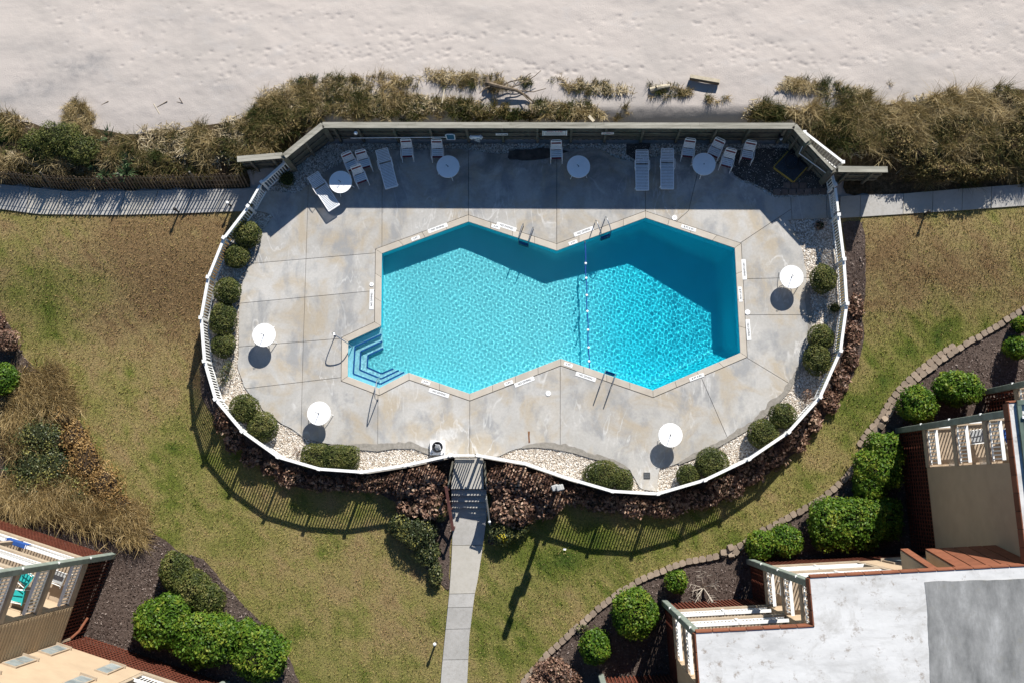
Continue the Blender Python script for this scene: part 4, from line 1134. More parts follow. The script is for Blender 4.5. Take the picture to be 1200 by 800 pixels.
# dune grass: tufts whose density follows the photographed thickets
M_dune = leafy('dune_blade', [(0.040, 0.058, 0.014), (0.10, 0.098, 0.030), (0.22, 0.165, 0.068), (0.36, 0.27, 0.125), (0.52, 0.42, 0.24)], .8, .15, .2)
DUNE_BANDS = [  # polygon in photo pixels, tufts per square metre, height, greenness shift
    ([(-20, 150), (20, 140), (60, 150), (100, 152), (145, 158), (165, 150), (230, 152), (290, 140), (320, 118), (345, 108), (380, 118), (380, 140), (340, 178), (320, 190), (285, 202), (200, 210), (120, 212), (60, 208), (-20, 206)], 18, .5, .0),
    ([(285, 145), (330, 104), (375, 94), (430, 94), (470, 88), (540, 90), (590, 98), (600, 112), (560, 110), (510, 100), (440, 112), (380, 124), (330, 132)], 18, .36, .1),
    ([(375, 142), (385, 122), (440, 114), (510, 118), (560, 126), (600, 122), (640, 126), (690, 128), (712, 140), (712, 143), (500, 143)], 24, .4, -.02),
    ([(600, 98), (655, 98), (700, 104), (750, 108), (790, 106), (815, 114), (790, 120), (740, 116), (690, 114), (630, 110)], 18, .26, .02),
    ([(712, 143), (740, 138), (770, 143)], 14, .35, .1), ([(820, 120), (850, 116), (855, 124), (838, 128)], 14, .3, .1),
    ([(866, 143), (880, 122), (900, 128), (950, 126), (985, 128), (1010, 120), (1060, 120), (1110, 112), (1150, 112), (1180, 108), (1230, 106), (1230, 212), (1150, 216), (1060, 212), (1042, 205), (1040, 192), (990, 188), (950, 155), (932, 143)], 19, .62, .02),
    ([(905, 112), (920, 96), (945, 104), (960, 96), (990, 104), (1015, 108), (1018, 120), (980, 122), (930, 114)], 13, .45, .12),
    ([(725, 128), (760, 132), (765, 142), (730, 142)], 9, .35, .1), ([(92, 122), (98, 110), (108, 112), (104, 126)], 26, .35, .1), ([(60, 130), (90, 124), (130, 140), (158, 148), (120, 152), (70, 146)], 20, .4, .1),
    ([(1020, 101), (1048, 100), (1046, 105), (1022, 105)], 16, .2, .1)]
def dz(X, Y):
    return np.array([sand_z(a, b) for a, b in zip(X, Y)]) - .02
CLEAR = [(70, 165, 1.0), (95, 178, .9), (40, 170, .7), (130, 164, .45), (153, 190, .4), (150, 204, .4), (112, 193, .3), (124, 207, .3), (967, 129, .35), (4, 160, .6), (14, 178, .5)]
AX, AY, AZ, AH, AW, AL, AD, AT = [], [], [], [], [], [], [], []
for bi_, (pl_px, dens, hh, sh) in enumerate(DUNE_BANDS):
    thr = {1: .70, 2: .70, 3: .76, 4: .66, 6: .78, 7: .86, 8: .84}.get(bi_, .77)
    pl_ = poly(pl_px, .1); ar = abs(area2(pl_)); nt_ = int(dens * ar * 1.25)
    xs = [p.x for p in pl_]; ys = [p.y for p in pl_]
    X = pr.uniform(min(xs), max(xs), nt_ * 4); Y = pr.uniform(min(ys), max(ys), nt_ * 4)
    X2 = X + pr.normal(0, .12, len(X)); Y2 = Y + pr.normal(0, .12, len(Y))
    de = dist_np(X2, Y2, pl_)
    ok = inside_np(X2, Y2, pl_) & (fbm(X * 1.1 + 9, Y * 1.1, 3) * 1.25 + pr.random(len(X)) * .22 + np.clip(de / .5, 0, 1) * .16 > thr)
    X, Y = X[ok][:nt_], Y[ok][:nt_]
    keep = np.ones(len(X), bool)
    for qx, qy, qr in CLEAR:
        p = at(qx, qy, .4); keep &= (X - p.x) ** 2 + (Y - p.y) ** 2 > qr * qr
    X, Y = X[keep], Y[keep]
    tz = dz(X, Y); tl = pr.normal(-.9, 1.3, len(X)); tt = np.clip(.45 + sh + (fbm(X * .8, Y * .8 + 20, 3) - .5) * 1.7 + pr.normal(0, .28, len(X)), 0, 1); th_ = hh * pr.uniform(.45, 1.5, len(X))
    nb_ = 40
    for q, arr in ((X, AX), (Y, AY)): arr.append(np.repeat(q, nb_) + pr.normal(0, .09, len(X) * nb_))
    AZ.append(np.repeat(tz, nb_)); AH.append(np.repeat(th_, nb_) * pr.uniform(.5, 1.15, len(X) * nb_)); AW.append(pr.uniform(.014, .036, len(X) * nb_))
    spread = pr.normal(0, 1.1, len(X) * nb_)
    AD.append(np.repeat(tl, nb_) + spread); AL.append(pr.uniform(.25, 1.15, len(X) * nb_)); AT.append(np.clip(np.repeat(tt, nb_) + pr.normal(0, .15, len(X) * nb_), 0, 1))
cat_ = np.concatenate
blades('dune_grass', cat_(AX), cat_(AY), cat_(AZ), cat_(AH), cat_(AW), cat_(AL), cat_(AD), cat_(AT), M_dune, 2)
# dark litter under the thickets
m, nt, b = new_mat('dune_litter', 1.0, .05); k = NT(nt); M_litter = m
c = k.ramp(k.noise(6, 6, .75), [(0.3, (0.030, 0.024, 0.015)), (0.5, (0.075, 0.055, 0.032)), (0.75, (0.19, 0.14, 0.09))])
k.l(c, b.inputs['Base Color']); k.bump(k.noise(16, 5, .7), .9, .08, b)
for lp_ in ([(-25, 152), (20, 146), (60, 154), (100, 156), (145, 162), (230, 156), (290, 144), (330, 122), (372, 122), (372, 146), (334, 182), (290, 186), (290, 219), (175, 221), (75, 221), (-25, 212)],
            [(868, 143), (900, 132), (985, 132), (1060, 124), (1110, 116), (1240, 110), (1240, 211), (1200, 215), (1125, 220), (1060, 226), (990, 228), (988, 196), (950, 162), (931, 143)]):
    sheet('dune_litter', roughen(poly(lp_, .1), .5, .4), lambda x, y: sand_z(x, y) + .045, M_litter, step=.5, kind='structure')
M_straw = leafy('straw', [(0.10, 0.08, 0.04), (0.25, 0.19, 0.10), (0.42, 0.34, 0.21), (0.52, 0.44, 0.30)], .9, .1, 0)
for i, n_ in ((0, 4200), (1, 1800), (2, 2600), (3, 700), (6, 5200), (7, 900)):
    chips('dune_straw', poly(DUNE_BANDS[i][0], .1), n_, lambda x, y: sand_z(x, y) + .06, M_straw, (.1, .42), .05, .05, .68)
# tall dry grass clump in the bed near the siding-clad building
M_dry = leafy('dry_grass_blade', [(0.10, 0.075, 0.028), (0.27, 0.19, 0.075), (0.42, 0.30, 0.135), (0.56, 0.44, 0.24)], .8, .15, .15)
for (lab_, blob) in (('dull dry grass clump around the spiky yucca by the photo edge', [(20, 520, 26, 22), (10, 575, 22, 26), (30, 590, 30, 18), (50, 570, 24, 20), (110, 580, 24, 18), (80, 565, 20, 18)]),
                     ('straw-coloured dry grass clump above the rust bush, spilling towards the lawn', [(30, 460, 40, 30), (66, 470, 26, 26), (20, 490, 26, 20), (60, 440, 18, 14)]),
                     ('straw-coloured dry grass clump fanning onto the lawn by the siding-clad building', [(80, 600, 34, 20), (120, 610, 36, 20), (155, 625, 22, 14), (150, 600, 24, 14), (60, 580, 24, 16)])):
    c0 = at(blob[0][0], blob[0][1], -.6); t = thing('dry_grass_clump', lab_, 'grass clump', (c0.x, c0.y, -.68), 'dry grass clumps in the mulch bed')
    XX, YY, LD = [], [], []
    for px, py, rx, ry in blob:
        c = at(px, py, -.5); kk = int(rx * ry * 3.6)
        XX.append(c.x + pr.normal(0, rx / 25 * .42, kk)); YY.append(c.y + pr.normal(0, ry / 25 * .42, kk)); LD.append(np.full(kk, pr.uniform(-.9, .6)))
    XX, YY, LD = cat_(XX), cat_(YY), cat_(LD); kk = len(XX)
    blades('blades', XX, YY, np.full(kk, -.68), pr.uniform(.35, 1.0, kk), pr.uniform(.016, .04, kk), pr.uniform(.5, 1.25, kk), LD + pr.normal(0, .9, kk), np.clip(pr.normal(.5, .32, kk), 0, 1), M_dry, 2, t, 'stuff', off=(c0.x, c0.y, -.68))
# fringe of grass between wall shadow and path on the dune side
# scrubby bushes mixed into the dune grass
M_scrub = leafy('scrub_leaf', [(0.022, 0.024, 0.010), (0.060, 0.058, 0.020), (0.135, 0.105, 0.038), (0.26, 0.19, 0.085)], .7, .15, .15)
DS = 'scrubby bushes in the dune grass'
for lab_, bl in (('low scrubby bush in the dune grass above the lath fence end of the wing wall', [(262, 172, 22, 13, .7), (235, 178, 20, 12, .6)]),
                 ('scrubby bush against the outer side of the angled timber wall', [(312, 158, 24, 14, .8), (338, 146, 18, 12, .7)]),
                 ('low scrub directly behind the timber wall above the lone chair', [(470, 128, 34, 9, .5), (430, 131, 26, 8, .5)]),
                 ('low scrub directly behind the timber wall above the life ring', [(560, 133, 34, 8, .45), (610, 134, 30, 8, .4)]),
                 ('low scrub behind the timber wall beside the pale broken board', [(660, 135, 24, 7, .4)]),
                 ('dark scrubby bush in the dune grass just past the end of the wing wall', [(1050, 165, 28, 16, .9), (1075, 182, 22, 14, .8)]),
                 ('dark scrubby bush deep in the thicket above the plain shaded path', [(1120, 150, 30, 15, .9), (1150, 168, 24, 14, .8)]),
                 ('scrubby bush behind the white picket railing', [(985, 150, 24, 12, .8), (1010, 165, 20, 13, .8)]),
                 ('olive scrubby bush at the photo edge in the thicket', [(1188, 172, 22, 16, .9), (1195, 148, 18, 13, .8)]),
                 ('scrubby bush overhanging the middle of the plain shaded path', [(1105, 200, 26, 10, .8), (1150, 202, 24, 9, .8)])):
    shrub('dune_shrub', lab_, 'shrub', bl, M_scrub, .3, (.07, .16), 300, .45, M_core_b, 2.2, DS, .9)
# dark evergreen bushes and yuccas in the dunes
shrub('dune_shrub', 'dark evergreen bush on the dune above the lath fence', 'shrub', [(70, 163, 28, 21, 1.4), (96, 176, 26, 20, 1.3), (42, 170, 20, 17, 1.1), (60, 182, 24, 12, .9)], M_box, .1, (.06, .11), 420, .3)
shrub('dune_shrub', 'dark evergreen bush at the photo edge above the lath fence', 'shrub', [(4, 160, 16, 14, .9), (14, 178, 14, 10, .7)], M_box, .1, (.06, .11), 400, .3)
M_yucca = leafy('yucca_leaf', [(0.035, 0.075, 0.03), (0.07, 0.13, 0.05), (0.15, 0.21, 0.10)], .45, .35, .15)
for lab_, px, py, r in (('spiky green yucca highest on the dune beside the dark bush', 130, 164, .8), ('spiky green yucca in the dune grass below the highest one', 153, 190, .7), ('spiky green yucca close to the lath fence slats', 150, 204, .75), ('small spiky yucca at the foot of the dark bush', 112, 193, .55), ('low spiky yucca nearest the dark bush by the lath fence', 124, 207, .5),
                     ('spiky green yucca alone in the dune grass by the angled timber wall', 967, 129, .6), ('spiky yucca beside the shrub at the photo edge in the mulch', 14, 548, .5)):
    z0 = .42 if py < 300 else -.65
    g = at(px, py, z0); t = thing('yucca', lab_, 'yucca', g, 'yucca plants')
    kk = 44; a = pr.uniform(0, 6.283, kk); el = pr.uniform(.15, 1.3, kk); L = r * pr.uniform(.75, 1.1, kk)
    d = np.stack([np.cos(a) * np.cos(el), np.sin(a) * np.cos(el), np.sin(el)], 1); s = np.stack([-np.sin(a), np.cos(a), np.zeros(kk)], 1) * .028
    o_ = np.array([g.x, g.y, z0 + .12]); mid = o_ + d * (L * .5)[:, None]; tip = o_ + d * L[:, None]; tip[:, 2] -= .05
    V = np.stack([np.repeat(o_[None], kk, 0) - s * .6, mid - s, tip, mid + s], 1)
    np_mesh('leaf_rosette', V.reshape(-1, 3), np.arange(kk * 4).reshape(-1, 4), M_yucca, t, pr.random(kk), off=g)
    MB().tube([g + Vector((0, 0, -.1)), g + Vector((0, 0, .14))], .06, 7).build('stem', M_twig, t)
# ------------------------------------------------------------------ pool furniture
M_wplastic = plain('white_enamel', (0.88, 0.88, 0.88), .35, .03, 5, .45)
M_strap = plain('white_strap', (0.74, 0.77, 0.80), .5, .08, 12, .35)
M_maroon = plain('maroon_strap', (0.17, 0.018, 0.028), .45, .2, 12, .35)
M_steel = plain('stainless_steel', (0.55, 0.55, 0.55), .22, .1, 14, .5, .9)
def make_table():
    t = thing('pool_table', '', 'table', (0, 0, 0), 'round white tables on the pool deck')
    t.name = 'round_table'
    MB().lathe([(.0, .60), (.50, .60), (.545, .605), (.555, .622), (.545, .638), (.50, .632), (.03, .632), (.0, .632)], n=48).build('tabletop', M_wplastic, t, local=True)
    for i in range(4):
        a = math.pi / 4 + i * math.pi / 2 + .2
        ca, sa = math.cos(a), math.sin(a)
        MB().tube([(.30 * ca, .30 * sa, .6), (.46 * ca, .46 * sa, .3), (.56 * ca, .56 * sa, .0)], .016, 8).build('leg', M_wplastic, t, local=True)
    MB().tube([(.34 * math.cos(k * math.pi / 12), .34 * math.sin(k * math.pi / 12), .40) for k in range(24)], .012, 6, closed=True).build('brace_ring', M_wplastic, t, local=True)
    MB().tube([(0, 0, .3), (0, 0, .66)], .028, 10).build('umbrella_sleeve', M_grey, t, local=True)
    return t
TABLES = [(309.3, 392.5, 'sunlit round white table on the deck side nearest the corner pool steps', 1), (373.7, 484, 'sunlit round white table whose shadow reaches the box-clipped hedge', 1),
          (785.7, 509.5, 'sunlit round white table near the concrete drain slab', 1), (927.7, 324.7, 'sunlit round white table beside the deep end', 1),
          (399, 213.5, 'round white table half in the wall shadow beside three chairs', 0), (525, 195.5, 'shaded round white table below the chair under the life ring', 0),
          (678, 195.5, 'shaded round white table beside the single chair under the big sign', 0), (825, 192.5, 'shaded round white table between three chairs near the hatch', 0)]
proto = make_table()
for i, (px, py, lab_, rod) in enumerate(TABLES):
    t = proto if i == 0 else copy_tree(proto)
    t['label'] = lab_; p = at(px, py, .63); t.location = (p.x, p.y, 0.002); t.rotation_euler = (0, 0, .5 * i)
for o, (px, py, lab_, rod) in zip([q for q in COL.objects if q.name.startswith('round_table')], TABLES):
    if px == 825: continue
    h = .36 if rod else .16
    pl = MB().tube([(0, 0, .63), (0, 0, .63 + h), (.03, .02, .63 + h + .03), (.09, .03, .63 + h + .02)], .013, 6).build('umbrella_pin', M_black, o, local=True)
    pl.rotation_euler = (0, 0, 2.4 - o.rotation_euler.z)
def make_chair():
    """Stackable strap chair, facing -Y in its own frame."""
    t = thing('patio_chair', '', 'chair', (0, 0, 0), 'white strap chairs with maroon bands')
    for s in (-1, 1):
        x = s * .275
        MB().tube([(x, -.42, .0), (x, -.30, .06), (x, .25, .06), (x, .34, .02)], .016, 8).build('runner', M_wplastic, t, local=True)
        MB().tube([(x, -.34, .05), (x * 1.02, -.31, .40), (x * 1.03, -.25, .60), (x * 1.03, .0, .63), (x, .24, .58)], .016, 8).build('arm', M_wplastic, t, local=True)
        MB().tube([(x * .93, -.30, .40), (x * .93, .18, .36)], .014, 8).build('seat_rail', M_wplastic, t, local=True)
    MB().tube([(-.255, .16, .36), (-.25, .30, .66), (-.245, .42, .95), (-.19, .455, 1.03), (.19, .455, 1.03), (.245, .42, .95), (.25, .30, .66), (.255, .16, .36)], .017, 8).build('back_frame', M_wplastic, t, local=True)
    for i, y in enumerate((-.245, -.155, -.065, .025, .115)):
        m_ = M_maroon if i == 0 else M_strap
        MB().box((0, y, .375 + .035 * (.1 - y)), (.48, .07, .012)).build('seat_strap', m_, t, local=True)
    for i in range(6):
        f = (i + .5) / 6.4; y, z = .18 + .26 * f, .42 + .58 * f
        m_ = M_maroon if i in (4,) else M_strap
        MB().box((0, y, z), (.46, .012, .08), M=Matrix.Rotation(-.4, 3, 'X')).build('back_strap', m_, t, local=True)
    return t
CHAIRS = [(411.5, 192.5, 24, 'strap chair nearest the table with sunlight on one edge, beside its twin by the gravel'), (426.5, 190.5, 16, 'strap chair of the three by the half-shaded table, closest to the lounger beyond them'),
          (422, 207.5, 20, 'strap chair in front of the other two beside the half-shaded table'), (477, 177.5, 2, 'lone strap chair below the wall between a lounger and the table under the life ring'),
          (512.5, 178, 0, 'strap chair touching the table below the life ring'), (652, 179.5, 1, 'single strap chair directly under the big rules sign'),
          (806.5, 177.5, -8, 'strap chair against the wall between the second lounger and its table'), (838, 177, -26, 'strap chair pushed under the table edge next to the hatch side'),
          (852.5, 189, -16, 'strap chair standing free in front, between table and dark soil'), (876.5, 180, -12, 'stacked-looking strap chair farthest along the wall towards the hatch')]
proto = make_chair()
for i, (px, py, rz, lab_) in enumerate(CHAIRS):
    t = proto if i == 0 else copy_tree(proto)
    t['label'] = lab_; p = at(px, py, .45); t.location = (p.x, p.y, 0.002); t.rotation_euler = (0, 0, R(rz))
def make_lounger():
    t = thing('sun_lounger', '', 'sun lounger', (0, 0, 0), 'white strap sun loungers')
    for s in (-1, 1):
        MB().tube([(s * .30, -.98, .34), (s * .31, .36, .36)], .02, 8).build('side_rail', M_wplastic, t, local=True)
        MB().tube([(s * .31, .30, .36), (s * .29, .95, .50)], .018, 8).build('back_rail', M_wplastic, t, local=True)
        MB().tube([(s * .32, -.02, .36), (s * .35, .02, .52), (s * .35, .42, .54), (s * .33, .5, .38)], .015, 8).build('arm', M_wplastic, t, local=True)
        for y in (-.80, .25): MB().tube([(s * .30, y, .34), (s * .32, y - .03, .0)], .018, 8).build('leg', M_wplastic, t, local=True)
    MB().tube([(-.30, -.98, .34), (.30, -.98, .34)], .022, 8).build('foot_bar', M_wplastic, t, local=True)
    MB().tube([(-.29, .95, .50), (.29, .95, .50)], .02, 8).build('head_bar', M_wplastic, t, local=True)
    for i in range(17):
        y = -.93 + i * .073
        MB().box((0, y, .352), (.58, .048, .012)).build('strap', M_strap, t, local=True)
    for i in range(8):
        f = (i + .6) / 8.4; MB().box((0, .33 + .60 * f, .375 + .13 * f), (.56, .05, .012), M=Matrix.Rotation(.2, 3, 'X')).build('strap', M_strap, t, local=True)
    return t
LOUNGE = [(379, 224.5, 33, 'sun lounger with its foot end in the sunlight beside the half-shaded table'), (453, 197.5, 15, 'sun lounger angled between the three chairs and the lone chair'),
          (752.5, 199.5, 0, 'straight sun lounger of the side-by-side pair, next to the dark gravel patch'), (782, 198, -1, 'straight sun lounger of the side-by-side pair, next to the chair and table')]
proto = make_lounger()
for i, (px, py, rz, lab_) in enumerate(LOUNGE):
    t = proto if i == 0 else copy_tree(proto)
    t['label'] = lab_; p = at(px, py, .38); t.location = (p.x, p.y, 0.002); t.rotation_euler = (0, 0, R(rz))

# ------------------------------------------------------------------ pool fittings
def ladder(label, px, py, ang, deep=True):
    """Two hoops from the deck over the edge into the water; ang is the heading of the water side."""
    g = at(px, py, 0); t = thing('pool_ladder', label, 'pool ladder', g, 'steel pool ladders'); t.rotation_euler = (0, 0, ang)
    for s in (-.25, .25):
        pts = [(-.62, s, 0.0), (-.62, s, .45), (-.52, s, .66), (-.25, s, .72), (.02, s, .62), (.12, s, .40), (.14, s, -.1), (.14, s, -1.0)]
        sp = catmull([Vector(p) for p in pts], 5)
        MB().tube(sp, .022, 8).build('rail', M_steel, t, local=True)
    for z in (-.22, -.50, -.78):
        MB().box((.14, 0, z), (.11, .46, .04)).build('rung', M_tile if z > -.4 else M_steel, t, local=True)
    return t
A1 = math.atan2((POOL[1] - POOL[0]).y, (POOL[1] - POOL[0]).x); A2 = math.atan2((POOL[2] - POOL[1]).y, (POOL[2] - POOL[1]).x)
ladder('steel pool ladder on the shallow side of the notch near the deck shadow', 614.5, 281, A2 - math.pi / 2)
ladder('steel pool ladder beside the float line in the deck shadow side', 708.5, 273, A1 - math.pi / 2)
ladder('steel pool ladder on the sunlit edge nearest the garden steps', 714, 439.5, A2 + math.pi / 2)
def grab_rail(label, pts):
    g = Vector(pts[0]); t = thing('grab_rail', label, 'grab rail', (g.x, g.y, 0), 'steel grab rails at the pool steps')
    sp = catmull([Vector(p) for p in pts], 6)
    MB().tube(sp, .024, 8).build('rail', M_steel, t)
    for p in (pts[0], pts[1]): MB().lathe([(.0, 0), (.05, 0), (.05, .02), (.0, .022)], (p[0], p[1], .012), 12).build('flange', M_steel, t)
def grab(label, p_out, p_in):
    a, b = at(*p_out, 0), at(*p_in, -.3); d = (b - a); d.z = 0
    grab_rail(label, [a, a + Vector((0, 0, .75)), a + d * .2 + Vector((0, 0, .88)), a + d * .75 + Vector((0, 0, .62)), a + d * .95 + Vector((0, 0, .25)), Vector((b.x, b.y, -.34))])
grab('steel grab rail with a bent shadow at the upper side of the corner pool steps', (393, 393), (413.5, 406.5))
grab('steel grab rail at the lower side of the corner pool steps', (442.5, 468), (445, 443))
# float line
rp = thing('float_line', 'blue rope with white floats stretched across the pool', 'float line', at(686, 290, -.1))
a, b = at(685.5, 286, WATER_Z + .03), at(690.5, 430.5, WATER_Z + .03)
M_rope = plain('blue_rope', (0.012, 0.06, 0.30), .6, .2, 20)
sag = [a.lerp(b, i / 24) + Vector((.02 * math.sin(i * .9), 0, 0)) for i in range(25)]
MB().tube([a + Vector((0, .05, .05))] + sag + [b], .026, 8).build('rope', M_rope, rp)
for t in (.16, .28, .42, .55, .70, .84, .95):
    p = a.lerp(b, t); MB().lathe([(.0, -.06), (.045, -.055), (.065, 0), (.045, .055), (.0, .06)], p, 12).build('float', M_wplastic, rp)
for p in (a + Vector((0, .09, .05)), b + Vector((0, -.05, .05))): MB().box(p, (.06, .08, .05)).build('anchor', M_steel, rp)
# flat plates with lettering
M_plate = plain('white_plate', (0.78, 0.78, 0.77), .5, .05, 6)
M_ink = plain('black_lettering', (0.015, 0.015, 0.018), .6, .1, 9)
M_red = plain('red_lettering', (0.45, 0.03, 0.035), .6, .1, 9)
def text_on(parent, txt, size, loc, rot, m, name='lettering'):
    c = bpy.data.curves.new(name, 'FONT'); c.body = txt; c.size = size; c.align_x = 'CENTER'; c.align_y = 'CENTER'; c.extrude = .0015; c.offset = size * .018
    c.materials.append(m)
    tmp = bpy.data.objects.new('tmp', c); COL.objects.link(tmp)
    dg = bpy.context.evaluated_depsgraph_get(); me = bpy.data.meshes.new_from_object(tmp.evaluated_get(dg)); me.name = name
    bpy.data.objects.remove(tmp); bpy.data.curves.remove(c)
    if not me.materials: me.materials.append(m)
    return link(name, me, parent, loc, rot)
def plate(label, px, py, ang, size, txt, cat='marker', name='floor_plate', group=None, ts=.5, z=.006):
    g = at(px, py, z); t = thing(name, label, cat, g, group, ang)
    MB().box((0, 0, .004), (size[0], size[1], .008)).build('plate', M_plate, t, local=True)
    if txt: text_on(t, txt, size[1] * ts, (0, 0, .0095), (0, 0, 0), M_ink)
ND = 'NO DIVING plates on the deck'
for px, py, ang, lab_ in ((513, 267.5, A1, 'NO DIVING plate above the shallow end near the shadow line'), (593.5, 266, A2, 'NO DIVING plate beside the shallow side ladder'),
                          (684, 271.5, A1, 'NO DIVING plate by the ladder next to the float line'), (435.5, 351, math.pi / 2, 'NO DIVING plate below a round lid on the shallow end wall'),
                          (872, 316, -math.pi / 2 + .04, 'NO DIVING plate higher on the deep end side'), (877, 386.5, -math.pi / 2 + .05, 'NO DIVING plate lower on the deep end side below the round lid'),
                          (514.5, 460, A2 + .02, 'NO DIVING plate between the pool steps and the square pump box'), (614.5, 447, A1 + .02, 'NO DIVING plate beside the round lid near the garden gate'),
                          (686.5, 441, A2, 'NO DIVING plate beside the sunlit edge ladder')):
    plate(lab_, px, py, ang, (.98, .20), 'NO DIVING', 'sign plate', 'no_diving_plate', ND, .62)
DM = 'depth marker tiles on the coping'
for px, py, ang, txt, lab_ in ((487, 279.5, A1, '3 FT', 'depth tile on the coping below the NO DIVING plate of the shallow end'), (581, 266, A2, '3 FT', 'depth tile on the coping near the shallow side ladder'),
                               (671.5, 284.5, A1, '5 FT', 'depth tile on the coping at the notch by the float line'), (807, 267.5, A2 + .01, '8 FT 0 IN', 'long depth tile on the coping near the peak of the deep end'),
                               (867.5, 345, -math.pi / 2 + .05, '8 FT 0 IN', 'long depth tile on the coping of the deep end side'), (499, 447.5, A2, '3 FT', 'depth tile on the coping near the pool steps'),
                               (596, 448.5, A1, '3 FT', 'depth tile on the coping by the round lid near the garden gate'), (666, 427, A2, '5 FT', 'depth tile on the coping at the lower notch'),
                               (816.5, 441.5, A1, '8 FT 0 IN', 'long depth tile on the coping at the joint below the deep end')):
    plate(lab_, px, py, ang, (.72 if len(txt) > 5 else .42, .17), txt, 'depth marker', 'depth_tile', DM, .72, z=.014)
def lid(label, px, py, r=.125):
    g = at(px, py, .006); t = thing('skimmer_lid', label, 'lid', g, 'round white skimmer lids')
    MB().lathe([(r, 0), (r, .012), (r * .96, .018), (r * .8, .018), (r * .78, .014), (0, .014)], (0, 0, 0), 24).build('cover', M_wplastic, t, local=True)
    MB().box((0, 0, .018), (.05, .02, .008)).build('finger_grip', M_grey, t, local=True)
lid('round white lid on the deck between the notch and the garden gate', 642.5, 460.5); lid('round white lid at the peak of the deep end by the shadow line', 790.5, 255.5)
lid('round white lid between the two plates on the deep end side', 876, 366); lid('round white lid on the shallow end side of the deck', 435.5, 333.5, .1)
# pump box
pb = thing('pump_box', 'white square equipment box with a round black-rimmed bucket by the garden gate', 'equipment box', at(513.5, 524.5, 0))
MB().prism([(-.36, -.33), (.33, -.33), (.33, .33), (-.36, .33)], 0, .20).build('base', M_wplastic, pb, local=True, bevel=.03)
MB().lathe([(.19, .20), (.20, .36), (.255, .37), (.255, .42), (.20, .42), (.19, .30), (.0, .29)], (0, .03, 0), 24).build('bucket', M_black, pb, local=True)
MB().lathe([(.15, .30), (.15, .34), (.0, .35)], (.02, .02, 0), 20).build('inner_lid', M_grey, pb, local=True)
MB().tube([(.17, -.1, .43), (.1, .12, .46), (-.1, .14, .46)], .014, 6).build('handle', M_wplastic, pb, local=True)
for s in (-1, 1): MB().box((s * .27, -.26, .21), (.08, .06, .03)).build('clip', M_grey, pb, local=True)
# drain in the triangular slab
dr_ = thing('floor_drain', 'square dark drain sunk in the triangular concrete slab', 'drain', at(758, 557, .002))
MB().box((0, 0, .006), (.30, .30, .012)).build('frame', M_black, dr_, local=True)
for i in range(5): MB().box((-.1 + i * .05, 0, .016), (.018, .24, .01)).build('bar', M_grey, dr_, local=True)

# ------------------------------------------------------------------ things on the timber wall
WY = (WT[1].y + WT[2].y) / 2                           # wall line
def on_wall(px, z): return Vector((at(px, 152, z).x, WY - .17, z))
def sign(name, label, px, z, w, h, header=None):
    p = on_wall(px, z); t = thing(name, label, 'sign', p, None)
    MB().box((0, 0, 0), (w, .02, h)).build('board', M_plate, t, local=True, bevel=.004)
    return t
sg = sign('rules_sign', 'large white pool rules sign with a red heading in a pale frame', 650, 1.5, 1.02, .62)
for s in (-1, 1): MB().box((s * .555, -.002, 0), (.06, .03, .66)).build('frame_strip', M_wplastic, sg, local=True)
text_on(sg, 'POOL RULES', .13, (0, -.013, .235), (math.pi / 2, 0, 0), M_red)
M_print = plain('grey_print', (0.30, 0.32, 0.34), .7, .2, 30)
for i in range(8):
    w = (.86, .78, .90, .70, .84, .88, .62, .76)[i]; MB().box((-.45 + w / 2, -.0115, .14 - i * .052), (w, .002, .018)).build('print_line', M_print, sg, local=True)
s2 = sign('small_sign', 'small white sign with black print on a wall post beside the life ring', 588, 1.40, .58, .26)
for i, (x, w) in enumerate(((-.16, .12), (.0, .10), (.17, .18))): MB().box((x, -.0115, .045 - .012 * i), (w, .002, .05)).build('print_line', M_ink, s2, local=True)
MB().box((.05, -.0115, -.05), (.36, .002, .03)).build('print_line', M_ink, s2, local=True)
s3 = sign('small_sign', 'small white sign with red and black print on a wall post past the big sign', 712, 1.40, .58, .26)
for i, (x, w) in enumerate(((-.18, .10), (.02, .20), (.19, .08))): MB().box((x, -.0115, .06), (w, .002, .06)).build('print_line', M_red, s3, local=True)
MB().box((0, -.0115, -.02), (.30, .002, .03)).build('print_line', M_ink, s3, local=True)
# life ring on its bracket
p = on_wall(558, 1.25) + Vector((0, -.06, 0))
lr = thing('life_ring', 'white life ring hanging on the timber wall', 'life ring', p)
ringp = [(.27 * math.cos(a), -.02 - .06 * math.sin(a), .27 * math.sin(a)) for a in np.linspace(0, 2 * math.pi, 28, endpoint=False)]
MB().tube(ringp, .065, 10, closed=True).build('ring', M_wplastic, lr, smooth=True, local=True)
MB().tube([(1.18 * x, y - .01, 1.18 * z) for x, y, z in ringp[::2]], .011, 5, closed=True).build('grab_line', M_strap, lr, local=True)
for a in (.8, 2.4, 3.9, 5.5):
    MB().box((.27 * math.cos(a), -.02 - .06 * math.sin(a), .27 * math.sin(a)), (.15, .145, .06), M=Matrix.Rotation(-a, 3, 'Y')).build('band', M_strap, lr, local=True)
rb = thing('rope_bundle', 'tangle of pale throw rope hanging below the life ring', 'rope', on_wall(559, .9))
for i in range(5):
    MB().tube([(.03 * math.cos(t * 6.28 + i) + .05 * (i - 2), -.05 - .02 * i, .25 - .5 * abs(math.sin(t * math.pi + i * .3))) for t in np.linspace(0, 1, 14)], .012, 5).build('coil', M_strap, rb, local=True)
